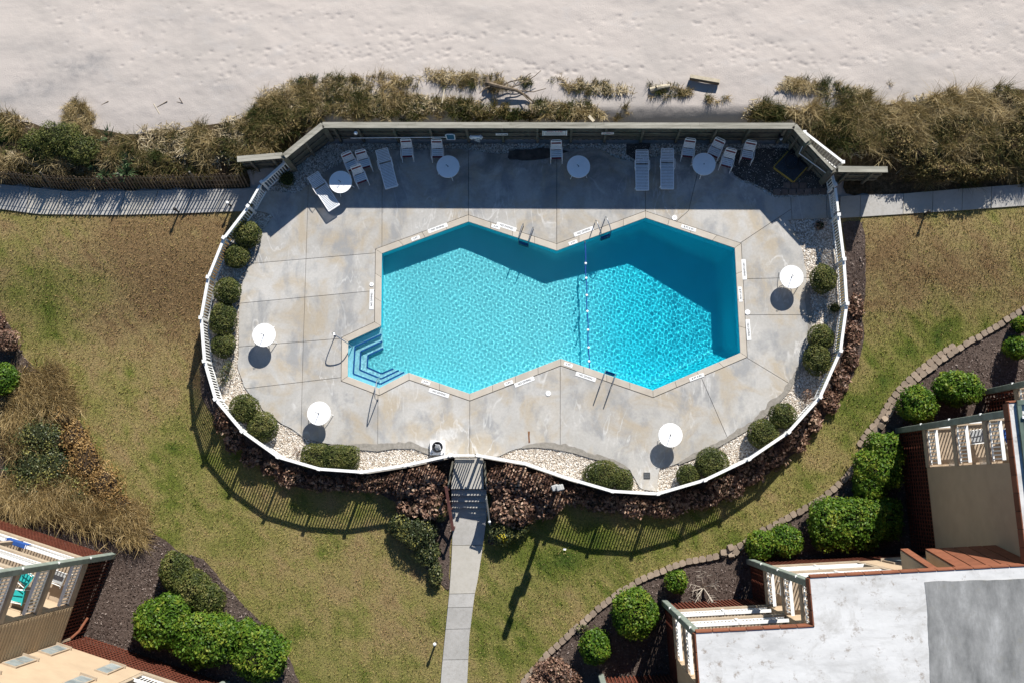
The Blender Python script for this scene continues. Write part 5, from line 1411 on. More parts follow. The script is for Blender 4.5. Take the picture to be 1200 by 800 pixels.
# scoop net and its long pole hung along the wall
nt_ = thing('pool_net', 'pale framed blue pool net on a long white pole hung along the timber wall', 'pool net', on_wall(528, 1.3))
fr2 = [(-.19, -.07, -.36), (-.21, -.07, .28), (-.12, -.07, .40), (.12, -.07, .40), (.21, -.07, .28), (.19, -.07, -.36)]
MB().tube([Vector(q) for q in fr2], .03, 8, closed=True).build('frame', M_strap, nt_, local=True)
M_net = plain('blue_mesh', (0.03, 0.13, 0.22), .7, .3, 40)
MB().box((0, -.055, 0), (.38, .012, .72)).build('net', M_net, nt_, local=True)
a = on_wall(411, 1.22) - on_wall(528, 1.3)
MB().tube([(a.x, -.05, a.z), (-.2, -.06, -.04)], .02, 8).build('pole', M_wplastic, nt_, local=True)
wl = thing('wall_light', 'small white light fixed near the top of the timber wall', 'light fixture', on_wall(417, 1.95))
MB().lathe([(.0, -.10), (.07, -.09), (.09, 0), (.06, .08), (.0, .09)], (0, -.05, 0), 12).build('globe', M_wplastic, wl, local=True)
MB().box((0, .03, .02), (.08, .14, .08)).build('bracket', M_black, wl, local=True)
wl = thing('wall_light', 'black lamp head with a pale lens low on the corner of the timber wall', 'light fixture', on_wall(914, .9))
MB().box((0, -.06, 0), (.16, .2, .26)).build('housing', M_black, wl, local=True, bevel=.02)
MB().lathe([(.0, -.02), (.07, -.01), (.07, .03), (.0, .04)], (.05, -.17, -.06), 12).build('lens', M_wplastic, wl, local=True)

# ------------------------------------------------------------------ hatch with hose, shower pipe, pavers
M_hatch = plain('dark_blue_mat', (0.055, 0.07, 0.09), .8, .2, 7, objvar=.25)
M_yel = plain('yellow_edge', (0.42, 0.30, 0.06), .7, .2, 7)
hc = [at(924, 178, .1), at(945.5, 195.5, .1), at(930, 212.5, .1), at(907.5, 196, .1)]
ht = thing('floor_hatch', 'dark square plank hatch with yellow edges lying on the soil', 'hatch', ((hc[0].x + hc[2].x) / 2, (hc[0].y + hc[2].y) / 2, -.03))
for i in range(8):
    t0, t1 = i / 8 + .006, (i + 1) / 8 - .006
    q = [hc[0].lerp(hc[1], t0), hc[0].lerp(hc[1], t1), hc[3].lerp(hc[2], t1), hc[3].lerp(hc[2], t0)]
    MB().prism(q, -.03, .085 + random.uniform(0, .008)).build('plank', M_hatch, ht)
for a, b in ((hc[3], hc[2]), (hc[0], hc[3]), (hc[2], hc[1])):
    u = (b - a).normalized(); MB().beam(a + Vector((u.y, -u.x, 0)) * .03 + Vector((0, 0, -.06)), b + Vector((u.y, -u.x, 0)) * .03 + Vector((0, 0, -.06)), .05, .12).build('edge_strip', M_yel, ht)
g = at(927.5, 190, .12)
hs = thing('garden_hose', 'black hose coiled on the dark hatch', 'hose', g)
MB().tube([(.30 * math.cos(t) * (1 + .04 * math.sin(5 * t)), .36 * math.sin(t), .014 + .006 * t) for t in np.linspace(0, 15, 90)], .016, 6).build('coil', M_black, hs, local=True)
MB().tube([(.28, .1, .02), (.35, -.35, .02), (.5, -.4, .0)], .016, 6).build('hose_end', M_black, hs, local=True)
sp_ = thing('shower_pipe', 'thin white pipe frame leaning on the low angled timber wall', 'pipe', at(950, 185, 0))
MB().tube([at(942, 169, 1.6), at(936.5, 180, 1.3), at(968, 203, 1.2)], .022, 8).build('pipe', M_wplastic, sp_)
MB().lathe([(.0, 0), (.05, .02), (.05, .06), (.0, .08)], at(942, 169, 1.6), 10).build('shower_head', M_grey, sp_)
M_paver = plain('brown_paver', (0.20, 0.15, 0.125), .9, .2, 6, bump=.3, objvar=.35)
pv = bpy.data.objects.new('paver_row', None); COL.objects.link(pv); pv['kind'] = 'structure'
for i in range(7):
    c = at(912.5 + i * 9.1 - 2, 225.2 - .15 * i, 0); MB().prism([(c.x - .17, c.y - .15), (c.x + .16, c.y - .15), (c.x + .165, c.y + .15), (c.x - .165, c.y + .14)], -.06, .015 + random.uniform(0, .02)).build('paver', M_paver, pv, bevel=.01)
for i in range(3):
    c = at(922 + i * 9.5, 217.5, 0); MB().prism([(c.x - .17, c.y - .15), (c.x + .16, c.y - .15), (c.x + .165, c.y + .15), (c.x - .165, c.y + .14)], -.06, .005 + random.uniform(0, .02)).build('paver', M_paver, pv, bevel=.01)
M_soil = plain('damp_soil', (0.075, 0.068, 0.062), .95, .4, 3, .1, bump=.4)
sheet('bare_soil', roughen(poly([(850, 178), (905, 172), (940, 176), (972, 206), (978, 222), (910, 229), (895, 219), (872, 211), (858, 203)]), .2, .25), lambda x, y: -.025, M_soil, step=None)
sheet('bare_soil', roughen(poly([(596, 176), (640, 173.5), (668, 177), (640, 186), (612, 189), (594, 186)]), .15, .2), lambda x, y: .004, M_soil, step=None)
sheet('bare_soil', roughen(poly([(733, 168), (762, 168), (760, 184), (745, 188), (735, 182)]), .15, .2), lambda x, y: -.022, M_soil, step=None)

# ------------------------------------------------------------------ drift on the beach
M_drift = plain('driftwood', (0.16, 0.125, 0.09), .95, .35, 6, .1, bump=.4)
M_pale = plain('bleached_wood', (0.46, 0.40, 0.30), .9, .15, 6, .1)
def sz(px, py): p = at(px, py, -.2); return sand_z(p.x, p.y) + .02
z = sz(825, 93); dp_ = thing('driftwood_plank', 'pale squared timber lying on open sand with a dark shadow', 'driftwood', at(825, 94, z))
a, b = at(808.5, 91, z + .20), at(843, 97, z + .20); MB().beam(a, b, .22, .2).build('timber', M_drift, dp_, bevel=.02)
MB().beam(a + Vector((0, .02, .115)), b + Vector((0, .02, .115)), .17, .03).build('pale_face', M_pale, dp_)
z = sz(775, 103); lg = thing('driftwood_log', 'short weathered log half buried in dry wrack', 'driftwood', at(775, 103, z))
MB().tube([at(762, 106, z + .1), at(775, 102.5, z + .16), at(785, 101, z + .14)], [.13, .12, .08], 9).build('log', M_pale, lg)
MB().tube([at(770, 104, z + .2), at(768, 101, z + .35)], [.05, .02], 6).build('stub', M_drift, lg)
z = sz(590, 103); br = thing('driftwood_branch', 'large dead forked branch on the dune edge', 'driftwood', at(575, 100, z))
MB().tube([at(570, 98, z + .2), at(586, 102, z + .45), at(605, 106, z + .35), at(617, 113, z + .2), at(630, 124, z + .1)], [.13, .10, .085, .06, .02], 8).build('limb', M_drift, br)
for pts, r in (([(571, 98), (571.5, 90)], .12), ([(586, 102), (598, 96), (612, 93), (622, 86)], .035), ([(595, 104), (610, 99), (626, 90), (634, 83)], .03), ([(604, 106), (625, 108), (640, 104)], .03), ([(612, 110), (622, 121), (624, 133)], .03), ([(578, 100), (568, 104), (562, 110)], .04), ([(600, 105), (603, 97), (607, 91)], .02)):
    MB().tube([at(x, y, z + .3 + .06 * i) for i, (x, y) in enumerate(pts)], [r * (1 - .7 * i / len(pts)) for i in range(len(pts))], 6).build('branch', M_drift, br)
for lab_, pts in (('pale broken board standing out of the dune grass behind the timber wall', [(690, 136), (696, 142.5)]), ('thin pale stake lying in the dune grass above the pool net', [(521, 104), (518, 121)])):
    z = sz(*pts[0]) + .3; t = thing('broken_board', lab_, 'board', at(*pts[0], z))
    MB().beam(at(*pts[0], z), at(*pts[1], z + .05), .14 if pts[0][0] > 600 else .06, .03).build('board', M_pale, t)
    MB().box(at(*pts[0], z + .03), (.03, .03, .02)).build('nail_head', M_black, t)
z = sz(188, 121)
for i, (pts, lab_) in enumerate((([(118, 124), (127, 119)], 'dark stick lying on the sand above the dune bush'), ([(184, 126), (196, 119)], 'crooked dark stick on the sand in the middle of a small group'), ([(207, 120), (214, 121), (210, 115)], 'small forked stick on the sand beside the crooked one'), ([(180, 122), (187, 134)], 'pale thin stick on the sand below the crooked one'))):
    t = thing('beach_stick', lab_, 'stick', at(*pts[0], z))
    MB().tube([at(x, y, z + .0 + .02 * (k % 2)) for k, (x, y) in enumerate(pts)], .022, 6).build('stick', M_pale if i == 3 else M_drift, t)

# ------------------------------------------------------------------ block edging
M_block = plain('tan_block', (0.30, 0.235, 0.18), .9, .15, 5, .2, bump=.4, objvar=.3)
ed_ = thing('block_edging', 'curved edging of tan split-face blocks between lawn and mulch', 'edging', (EDGE_G[10].x, EDGE_G[10].y, -.65))
cl_ = catmull(EDGE_G, 5); off = world_off(ed_)
shp = []
for k in range(4):
    w0, w1, d = .145 + .01 * k, .115 - .008 * k, .13
    pl_ = [(-w1, -d), (w1, -d), (w0, -.02), (w0 - .02, d), (.0, d + .02), (-w0 + .02, d), (-w0, -.02)]
    me = MB().prism([Vector(q) for q in pl_], 0, .17).mesh('block', M_block); shp.append(me)
pts = resample(cl_, .318)
for i, p in enumerate(pts[:-1]):
    q = pts[i + 1] - p; a = math.atan2(q.y, q.x) + random.gauss(0, .05)
    g = ground_z(p.x, p.y)
    big = 690 < 0 or False
    o = link('block', shp[i % 4], ed_, Vector((p.x + random.gauss(0, .015), p.y + random.gauss(0, .015), g + random.uniform(-.03, .02))) - off, (random.gauss(0, .03), random.gauss(0, .03), a))
    if p.x > at(1015, 500).x and p.x < at(1135, 500).x:
        n = Vector((q.y, -q.x)).normalized() * -.23
        o = link('block', shp[(i + 1) % 4], ed_, Vector((p.x + n.x * -1, p.y + n.y * -1, g - .08 + random.uniform(-.02, .02))) - off, (0, 0, a + random.gauss(0, .06)))
for px, py in ((855, 641), (862, 646), (847, 647), (869, 640), (858, 651), (1036, 492), (1031, 498)):
    c = at(px, py, -.6); link('block', shp[0], ed_, Vector((c.x, c.y, -.62)) - off, (random.gauss(0, .3), random.gauss(0, .3), random.random() * 6))
bt = thing('driveway_reflector', 'white litter scrap lying on the lawn near the lamp post shadow', 'litter', at(661.5, 643, -.68)); bt.name = 'litter_scrap'
MB().add([(-.07, -.03, .03), (.06, -.05, .05), (.08, .03, .03), (-.05, .05, .06)], [(0, 1, 2, 3)]).build('paper', M_wplastic, bt, local=True)
# ------------------------------------------------------------------ apartment buildings
M_stucco = plain('cream_stucco', (0.42, 0.32, 0.22), .9, .06, 1.5, .15, bump=.15, grime=.12)
M_trimtan = plain('tan_trim', (0.36, 0.29, 0.215), .75, .12, 3, .2, grime=.2)
M_siding = plain('tan_siding', (0.38, 0.285, 0.18), .8, .08, 2, .2, objvar=.12, grime=.15)
M_rwhite = plain('white_railing', (0.80, 0.80, 0.79), .45, .04, 4, .4, grime=.1)
M_greypost = plain('grey_green_post', (0.185, 0.215, 0.185), .7, .22, 2.5, .25, grime=.25)
M_lattice = plain('redwood_lattice', (0.13, 0.040, 0.024), .85, .25, 4, .15, objvar=.1)
M_fascia = plain('brown_fascia', (0.21, 0.078, 0.042), .75, .16, 3, .2, objvar=.28)
M_seam = plain('dark_seam', (0.035, 0.015, 0.012), .8, .2, 5)
M_floor = plain('balcony_floor', (0.34, 0.27, 0.20), .8, .15, 4, .2, grime=.3)
M_dim = plain('crawl_space_dark', (0.03, 0.027, 0.024), 1.0, .2, 3, 0)  # near-black box colour stands in for the unlit space behind the lattice
m, nt, b = new_mat('roof_membrane', .75, .25); k = NT(nt); M_roof = m
c = k.ramp(k.noise(.7, 6, .68, .2, stretch=(.7, 1.5, 1)), [(0.3, (0.44, 0.435, 0.425)), (0.5, (0.575, 0.57, 0.56)), (0.7, (0.645, 0.64, 0.63))])
c = k.mix(k.ramp(k.noise(.8, 7, .72, .6), [(0.52, 0.0), (0.66, 0.6)]), c, (0.36, 0.345, 0.32))
c = k.mix(k.ramp(k.noise(1.6, 6, .7, .0, stretch=(.35, 2.2, 1, .05)), [(0.54, 0.0), (0.68, .45)]), c, (0.40, 0.39, 0.375))
c = k.mix(k.ramp(k.noise(2.6, 7, .75), [(0.57, 0.0), (0.70, 0.8)]), c, (0.17, 0.115, 0.07))
k.l(c, b.inputs['Base Color']); k.bump(k.noise(5, 5), .2, .03, b)
m, nt, b = new_mat('grey_membrane', .8, .2); k = NT(nt); M_roofg = m
c = k.ramp(k.noise(.9, 7, .7, .1, stretch=(1.5, .6, 1)), [(0.3, (0.13, 0.132, 0.13)), (0.55, (0.25, 0.25, 0.245)), (0.75, (0.40, 0.40, 0.395))])
c = k.mix(k.ramp(k.noise(2.0, 6, .7), [(0.58, 0.0), (0.75, .4)]), c, (0.22, 0.20, 0.13))
k.l(c, b.inputs['Base Color']); k.bump(k.noise(5, 5), .2, .03, b)
m, nt, b = new_mat('window_glass', .06, .6); k = NT(nt); M_glass = m
k.l(k.ramp(k.noise(1.5, 2), [(0.3, (0.16, 0.19, 0.20)), (0.7, (0.34, 0.38, 0.38))]), b.inputs['Base Color'])
M_dglass = plain('dark_glass', (0.03, 0.035, 0.04), .08, .2, 2, .6)

class Unit:
    """A corner unit: its frame runs s along the front, t back into the building; z is height above the pool deck."""
    def __init__(s_, th, o, u, v, zg): s_.th, s_.o, s_.u, s_.v, s_.zg = th, o, u, v, zg
    def p(s_, s, t, z): q = s_.o + s_.u * s + s_.v * t; return Vector((q.x, q.y, z))
    def pl(s_, pts): return [s_.o + s_.u * a + s_.v * b for a, b in pts]
    def prism(s_, name, pts, z0, z1, m, parent=None, bevel=0): return MB().prism(s_.pl(pts), z0, z1).build(name, m, parent or s_.th, bevel=bevel)
    def railing(s_, a, b, z, mid=False):
        """Top and bottom rail as the part, its pickets a joined sub-part."""
        A, B = s_.p(*a, z), s_.p(*b, z); L = (B - A).length
        r = MB().beam(A + Vector((0, 0, 1.03)), B + Vector((0, 0, 1.03)), .13, .05).build('top_rail', M_rwhite, s_.th)
        MB().beam(A + Vector((0, 0, .12)), B + Vector((0, 0, .12)), .05, .06).build('bottom_rail', M_rwhite, r)
        mb = MB(); n = int(L / .135); yaw = math.atan2((B - A).y, (B - A).x)
        for i in range(n):
            q = A.lerp(B, (i + .5) / n); mb.box(q + Vector((0, 0, .575)), (.045, .03, .87), yaw)
        o = mb.build('pickets', M_rwhite, r); o['kind'] = 'stuff'
        if mid: MB().box(A.lerp(B, .5) + Vector((0, 0, .53)), (.11, .11, 1.12), yaw).build('newel', M_rwhite, r)
    def lattice(s_, a, b, z0, z1, step=.165):
        A, B = s_.p(*a, z0), s_.p(*b, z0); L = (B - A).length; yaw = math.atan2((B - A).y, (B - A).x); mb = MB()
        n = int(L / step)
        for i in range(n): mb.box(A.lerp(B, (i + .5) / n) + Vector((0, 0, (z1 - z0) / 2)), (.055, .03, z1 - z0), yaw)
        o = mb.build('lattice', M_lattice, s_.th); o['kind'] = 'stuff'
        nrm = Vector((-(B - A).y, (B - A).x, 0)).normalized() * .035
        mb = MB(); k_ = int((z1 - z0) / .3)
        for i in range(k_ + 1):
            z = z0 + (z1 - z0) * i / k_; d = Vector((0, 0, z - z0)); mb.beam(A + d - nrm, B + d - nrm, .03, .055)
        o = mb.build('lattice', M_lattice, s_.th); o['kind'] = 'stuff'
    def window(s_, s, t0, z0, w, h):
        f = MB().box(s_.p(s, t0 - .02, z0 + h / 2), (w, .10, h), math.atan2(s_.u.y, s_.u.x)).build('window', M_trimtan, s_.th)
        for k_ in range(2):
            MB().box(s_.p(s, t0 - .055, z0 + h * (.26 + .48 * k_)), (w - .14, .05, h * .44), math.atan2(s_.u.y, s_.u.x)).build('pane', M_glass, f)
        MB().box(s_.p(s, t0 - .07, z0 - .03), (w + .12, .16, .06), math.atan2(s_.u.y, s_.u.x)).build('sill', M_trimtan, f)
    def build(s_, W, Dp, wb, db, floors, top, skirt_front=None, side=True, rail_front=True, skirt_h=None, wall_pts=None):
        th = s_.th; z1 = floors[0] - .34; yaw = math.atan2(s_.u.y, s_.u.x)
        pts = wall_pts or ([(0, db), (wb, db), (wb, 0), (W, 0), (W, Dp), (0, Dp)] if wb < W - .05 else [(0, db), (W, db), (W, Dp), (0, Dp)])
        s_.prism('wall', pts, z1, top, M_stucco)
        s_.prism('crawl_space_dark', [(.35, .35), (W - .05, .35), (W - .05, Dp - .1), (.35, Dp - .1)], s_.zg - .1, z1 - .01, M_dim)
        s_.lattice((.04, .04), (W if skirt_front is None else skirt_front, .04), s_.zg, z1)
        if side: s_.lattice((.045, .08), (.045, Dp - .3), s_.zg, z1)
        for i, z in enumerate(floors):
            zz = z
            sl = s_.prism('balcony_slab', [(-.03, -.03), (wb, -.03), (wb, db + .01), (-.03, db + .01)], zz - .33, zz, M_trimtan)
            s_.prism('floor_board', [(.1, .1), (wb - .02, .1), (wb - .02, db - .01), (.1, db - .01)], zz + .003, zz + .012, M_floor, sl)
            if rail_front: s_.railing((.2, .07), (wb - .08, .07), zz, wb > 3)
            s_.railing((.07, .2), (.07, db - .1), zz)
            # sliding door at the back of the balcony
            dw = min(2.4, wb - .8)
            d = MB().box(s_.p(wb * .5, db - .03, zz + 1.06), (dw, .10, 2.1), yaw).build('door', M_rwhite, th)
            for k_ in (-1, 1): MB().box(s_.p(wb * .5 + k_ * dw * .245, db - .075, zz + 1.06), (dw * .45, .03, 1.9), yaw).build('pane', M_dglass, d)
            MB().box(s_.p(wb * .5 + .12, db - .11, zz + 1.0), (.03, .05, .3), yaw).build('handle', M_black, d)
            nxt = floors[i + 1] - .33 if i + 1 < len(floors) else top
            for (a, b_) in ((wb - .09, .09),) if wb < W - .05 else ():
                s_.prism('post', [(a - .08, b_ - .08), (a + .08, b_ - .08), (a + .08, b_ + .08), (a - .08, b_ + .08)], zz + .001, nxt - .001, M_trimtan)
        MB().prism(s_.pl([(-.13, -.13), (.13, -.13), (.13, .13), (-.13, .13)]), s_.zg - .2, top).build('corner_post', M_greypost, th, bevel=.02)
        for z in floors: MB().box(s_.p(-.12, -.12, z - .15), (.08, .08, .08), yaw).build('bolt_plate', M_rwhite, th)
ZG = -.70
FL = [2.92, 6.2, 9.35]; RT = 12.2
th_r = R(3.2); ur = Vector((math.cos(th_r), math.sin(th_r))); vr = Vector((math.sin(th_r), -math.cos(th_r)))
def g2(px, py): return at2(px, py, ZG)
bd = thing('apartment_building', 'flat-roofed apartment building with a stained white roof, tan walls and stepped balconies', 'building', (g2(875, 656).x + 4, g2(875, 656).y - 4, ZG))
D0, C0, A0, B0, G0 = g2(778, 705), g2(877.5, 657), g2(1052, 504.5), g2(1152, 460), g2(704, 792)
def loc(P): d = P - D0; return d.dot(ur), d.dot(vr)
(cs, ct), (as_, at_r), (bs, bt), (gs, gt) = loc(C0), loc(A0), loc(B0), loc(G0)
UD, UC, UA, UB, UG = (Unit(bd, o, ur, vr, ZG) for o in (D0, C0, A0, B0, G0))
UD.build(cs, 8.0, cs - .02, 2.0, FL, RT - .45)
UC.build(as_ - cs, 8.0, 4.1, -ct, FL, RT - .45, wall_pts=[(0, -ct), (4.1, -ct), (4.1, 0), (as_ - cs, 0), (as_ - cs, 8), (0, 8)])
UA.build(bs - as_, ct - at_r + .2, bs - as_ - .02, 1.75, FL, RT - .45)
UB.build(5.0, bt * -1 + at_r + 4.0, 3.4, 1.6, FL, RT - .45)
UG.build(-gs, 6.0, 2.6, 1.9, FL[:1], RT - .45)
# roof: stepped slab, white membrane, brown fascia boards along every visible edge
ov = .32
RP = [(gs - ov, 16), (gs - ov, gt - ov), (-ov, gt - ov), (-ov, -ov), (cs - ov, -ov), (cs - ov, ct - ov), (as_ - ov, ct - ov), (as_ - ov, at_r - ov), (bs - ov, at_r - ov), (bs - ov, bt - ov), (26, bt - ov), (26, 16)]
rf = UD.prism('roof', RP, RT - .44, RT, M_roof)
gm = [(q - D0) for q in roughen([at2(x, y, RT) for x, y in ((1084, 681), (1250, 675), (1300, 900), (1096, 900))], .14, .3)]
UD.prism('roof_patch', [(d.dot(ur), d.dot(vr)) for d in gm], RT + .004, RT + .012, M_roofg, rf)
def fascia(a, b, wd=.62, z0=RT - .28, z1=RT + .03):
    (sa, ta), (sb, tb) = a, b; A, B = UD.p(sa, ta, 0), UD.p(sb, tb, 0); L = (B - A).length; u = (B - A) / L; n = Vector((u.y, -u.x, 0)); k_ = max(1, round(L / wd))
    c = UD.p(sum(p[0] for p in RP) / len(RP), sum(p[1] for p in RP) / len(RP), 0)
    for sgn in (1,):
        mid = (A + B) / 2
        t = UD.pl([(0, 0)])
    # outward side: away from the polygon
    poly_w = UD.pl(RP)
    if inside((A + B) / 2 + n * .1, poly_w): n = -n
    for i in range(k_):
        p0, p1 = A + u * (L * i / k_ + .012), A + u * (L * (i + 1) / k_ - .012)
        out0, out1 = n * .012, n * .10
        vs = [p0 + out1 + Vector((0, 0, z0)), p1 + out1 + Vector((0, 0, z0)), p1 + out0 + Vector((0, 0, z0)), p0 + out0 + Vector((0, 0, z0)),
              p0 + n * .05 + Vector((0, 0, z1)), p1 + n * .05 + Vector((0, 0, z1)), p1 + out0 + Vector((0, 0, z1)), p0 + out0 + Vector((0, 0, z1))]
        mb = MB().add(vs, [(3, 2, 1, 0), (4, 5, 6, 7), (0, 1, 5, 4), (1, 2, 6, 5), (2, 3, 7, 6), (3, 0, 4, 7)])
        mb.build('fascia_board', M_fascia, bd)
    e = n * .005
    MB().beam(A + e + Vector((0, 0, RT - .24)), B + e + Vector((0, 0, RT - .24)), .012, .44).build('fascia_backing', M_seam, bd)
for i in (1, 2, 3, 4, 5, 6, 7): fascia(RP[i], RP[i + 1])
# green metal trim and gutter on the upper step of the roof
M_gtrim = plain('green_metal_trim', (0.11, 0.15, 0.12), .5, .2, 3, .4, .2, grime=.2)
M_gutter = plain('blue_grey_gutter', (0.075, 0.145, 0.17), .45, .2, 3, .4, .2)
a, b = UD.p(as_ - .02, at_r - ov + .02, RT + .09), UD.p(as_ - .02, ct - 1.6, RT + .09)
MB().beam(a, UD.p(as_ - .02, at_r + 3.1, RT + .09), .14, .10).build('roof_trim', M_gtrim, bd)
MB().beam(UD.p(as_ - .08, at_r - ov + .0, RT + .10), UD.p(bs - ov, at_r - ov + .0, RT + .10), .16, .10).build('roof_trim', M_gtrim, bd)
MB().beam(UD.p(as_ + .17, at_r + .1, RT + .13), UD.p(as_ + .17, at_r + 3.0, RT + .13), .15, .10).build('gutter', M_gutter, bd)
for t in (.2, 1.3, 2.4): MB().box(UD.p(as_ + .05, at_r + t, RT + .2), (.1, .1, .05)).build('bolt_plate', M_rwhite, bd)
# steep brown mansard panels in the corner between two steps
def mansard(px0, px1, zf=9.1):
    P0, P1 = at2(px0, 645, zf) - D0, at2(px1, 645, zf) - D0
    s0, s1, t0 = P0.dot(ur), P1.dot(ur), P0.dot(vr); tb = ct - ov + .02
    s1 = min(s1, as_ - .04)
    vs = []
    for s in (s0, s1): vs += [UD.p(s, t0, zf), UD.p(s, tb + .3, zf), UD.p(s, tb, RT - .1)]
    w = MB().add(vs, [(0, 1, 2), (3, 5, 4), (0, 3, 4, 1), (1, 4, 5, 2), (0, 2, 5, 3)]).build('eave_wall', M_stucco, bd)
    k_ = max(1, round((s1 - s0) / .58))
    for i in range(k_):
        a0, a1 = s0 + (s1 - s0) * i / k_ + .025, s0 + (s1 - s0) * (i + 1) / k_ - .025
        q = [UD.p(a0, t0 - .03, zf - .05), UD.p(a1, t0 - .03, zf - .05), UD.p(a1, tb - .03, RT - .06), UD.p(a0, tb - .03, RT - .06)]
        n = (q[1] - q[0]).cross(q[3] - q[0]).normalized(); n = n if n.z > 0 else -n
        MB().add([x - n * .01 for x in q] + [x + n * .045 for x in q], [(3, 2, 1, 0), (4, 5, 6, 7), (0, 1, 5, 4), (1, 2, 6, 5), (2, 3, 7, 6), (3, 0, 4, 7)]).build('roof_panel', M_fascia, bd)
mansard(1055, 1065.5); mansard(1084.5, 1185)
# dark windows on the front wall beside the mansard
for z in (FL[0] + .6, FL[1] + .6):
    UC.window(5.3, 0, z, .9, 1.5)
# ---- siding-clad building at the other corner of the garden
E0 = g2(133, 650.5); ue = (g2(0, 607) - E0).normalized(); ve0 = (g2(98, 742) - E0); ve = Vector((-ue.y, ue.x)); ve = ve if ve.dot(ve0) > 0 else -ve
SE = ve0.dot(ve)
be = thing('apartment_building', 'cream apartment building with brown lattice skirt, ribbed tan siding and towels on its balconies', 'building', (E0.x - 4, E0.y - 3, ZG))
UE = Unit(be, E0, ue, ve, ZG)
FE = [2.35, 5.5, 8.6]
UE.build(9.0, SE + .25, 8.9, 2.1, FE, 11.4)
# lapped boards of the siding on the side wall
z = FE[0] - .30
while z < 11.2:
    MB().beam(UE.p(-.022, 2.15, z + .10), UE.p(-.022, SE - .02, z + .10), .05, .19).build('siding_board', M_siding, be)
    z += .27
for z in FE:
    for s in (3.0, 5.9):
        UE.prism('post', [(s - .08, .01), (s + .08, .01), (s + .08, .17), (s - .08, .17)], z + .001, z + 2.7, M_trimtan)
F0 = g2(266, 799)
UF = Unit(be, F0, ue, ve, ZG)
sF = (UE.p(0, SE, 0).to_2d() - F0).dot(ue)
tF = (UE.p(0, SE, 0).to_2d() - F0).dot(ve)
UF.build(sF + 5, 5.0, 3.1, 1.7, FE, 11.4, side=False)
for s in (sF - .05 - .35, sF - 2.95):
    for z in (2.5, 5.55, 8.6): UF.window(s, 0, z, .62, 1.75)
MB().beam(UF.p(sF + .02, -.06, ZG + 1.6), UF.p(sF + .02, -.06, 11.2), .10, .10).build('downspout', M_stucco, be)
MB().tube([UF.p(sF - .02, -.08, ZG + 1.7), UF.p(sF - .05, -.35, ZG + 1.1), UF.p(sF - .1, -.95, ZG + .75)], .06, 8).build('downspout_elbow', M_fascia, be)
for i in range(4):
    s0 = sF - .3 + i * .6; q = [UF.p(s0 + .02, -.5, 9.3), UF.p(s0 + .58, -.5, 9.3), UF.p(s0 + .58, -.05, 12.2), UF.p(s0 + .02, -.05, 12.2)]
    n = (q[1] - q[0]).cross(q[3] - q[0]).normalized()
    MB().add([x - n * .02 for x in q] + [x + n * .02 for x in q], [(3, 2, 1, 0), (4, 5, 6, 7), (0, 1, 5, 4), (1, 2, 6, 5), (2, 3, 7, 6), (3, 0, 4, 7)]).build('roof_panel', M_fascia, be)
UF.prism('roof', [(-.3, -.1), (sF + 5, -.1), (sF + 5, 5), (-.3, 5)], 11.41, 11.8, M_roof)
UE.prism('roof', [(-.0, -.1), (9, -.1), (9, SE), (.0, SE)], 11.41, 11.85, M_roof)

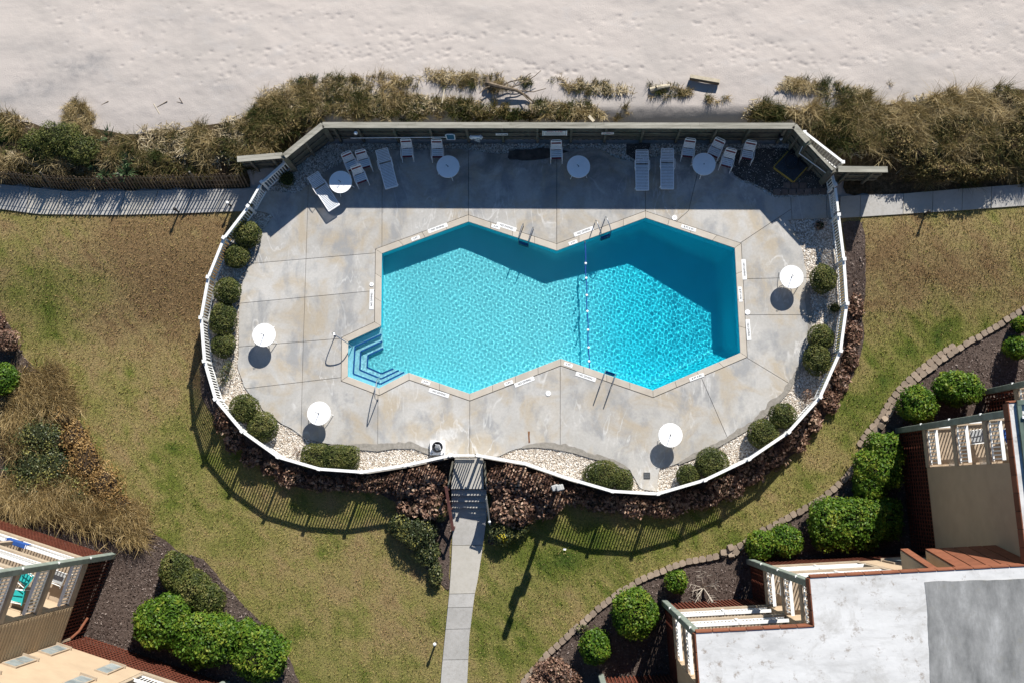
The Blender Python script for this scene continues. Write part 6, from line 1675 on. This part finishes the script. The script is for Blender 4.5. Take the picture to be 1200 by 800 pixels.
# ------------------------------------------------------------------ chairs and towels on the balconies
M_teal = plain('teal_canvas', (0.02, 0.36, 0.36), .8, .1, 6)
M_blue = plain('blue_canvas', (0.02, 0.07, 0.26), .8, .15, 6)
M_greyc = plain('grey_canvas', (0.33, 0.34, 0.35), .8, .1, 6)
def deck_chair(label, m_, P, rz, group=None):
    t = thing('deck_chair', label, 'chair', P, group, rz)
    for s in (-1, 1):
        MB().tube([(s * .27, -.30, 0), (s * .27, -.26, .62), (s * .27, .25, .6)], .018, 6).build('arm', M_rwhite, t, local=True)
        MB().tube([(s * .26, .35, 0), (s * .26, .18, .38), (s * .25, -.3, .42)], .016, 6).build('leg', M_rwhite, t, local=True)
    MB().prism([(-.25, -.30), (.25, -.30), (.24, .0), (.25, .2), (-.25, .2), (-.24, 0)], .39, .42).build('seat', m_, t, local=True, bevel=.01)
    MB().box((0, .33, .72), (.5, .03, .66), M=Matrix.Rotation(-.35, 3, 'X')).build('backrest', m_, t, local=True, bevel=.01)
    return t
re_ = math.atan2(ue.y, ue.x)
deck_chair('teal canvas chair behind the corner balcony rail of the siding-clad building', M_teal, UE.p(.75, .75, FE[1] + .013), re_ + 1.2, 'teal chairs')
deck_chair('second teal canvas chair standing deeper in the same balcony', M_teal, UE.p(.75, 1.5, FE[1] + .013), re_ + 1.7, 'teal chairs')
deck_chair('grey canvas chair with a blue towel beside the lowest corner post', M_greyc, UE.p(.7, 1.0, FE[0] + .013), re_ + 1.5)
deck_chair('blue canvas chair on the top balcony under the brown fascia', M_blue, UA.p(.7, .7, FL[2] + .013), th_r - 1.3, 'blue chairs')
deck_chair('white framed grey chair on the middle balcony next to the tan wall', M_greyc, UA.p(.75, .65, FL[1] + .013), th_r - 1.5)
deck_chair('grey chair on the balcony facing the bare white branches', M_greyc, UC.p(.8, .9, FL[0] + .013), th_r + 1.5)
def towel(label, U, a, b, z, m_):
    A, B = U.p(*a, z + 1.062), U.p(*b, z + 1.062); t = thing('towel', label, 'towel', A.lerp(B, .5))
    yaw = math.atan2((B - A).y, (B - A).x); L = (B - A).length
    mb = MB().box((0, 0, .005), (L, .16, .012), yaw)
    n = Vector((-math.sin(yaw), math.cos(yaw), 0))
    mb.box(n * .085 + Vector((0, 0, -.27)), (L, .012, .55), yaw).box(n * -.085 + Vector((0, 0, -.22)), (L, .012, .45), yaw)
    mb.build('cloth', m_, t, local=True)
    for s in (-1, 1): MB().box(Vector((math.cos(yaw), math.sin(yaw), 0)) * (s * L * .46) + Vector((0, 0, .012)), (.03, .165, .01), yaw).build('stripe', M_wplastic, t, local=True)
towel('dark blue towel hung over the front rail of the siding-clad building', UE, (2.3, .07), (3.3, .07), FE[0], M_blue)
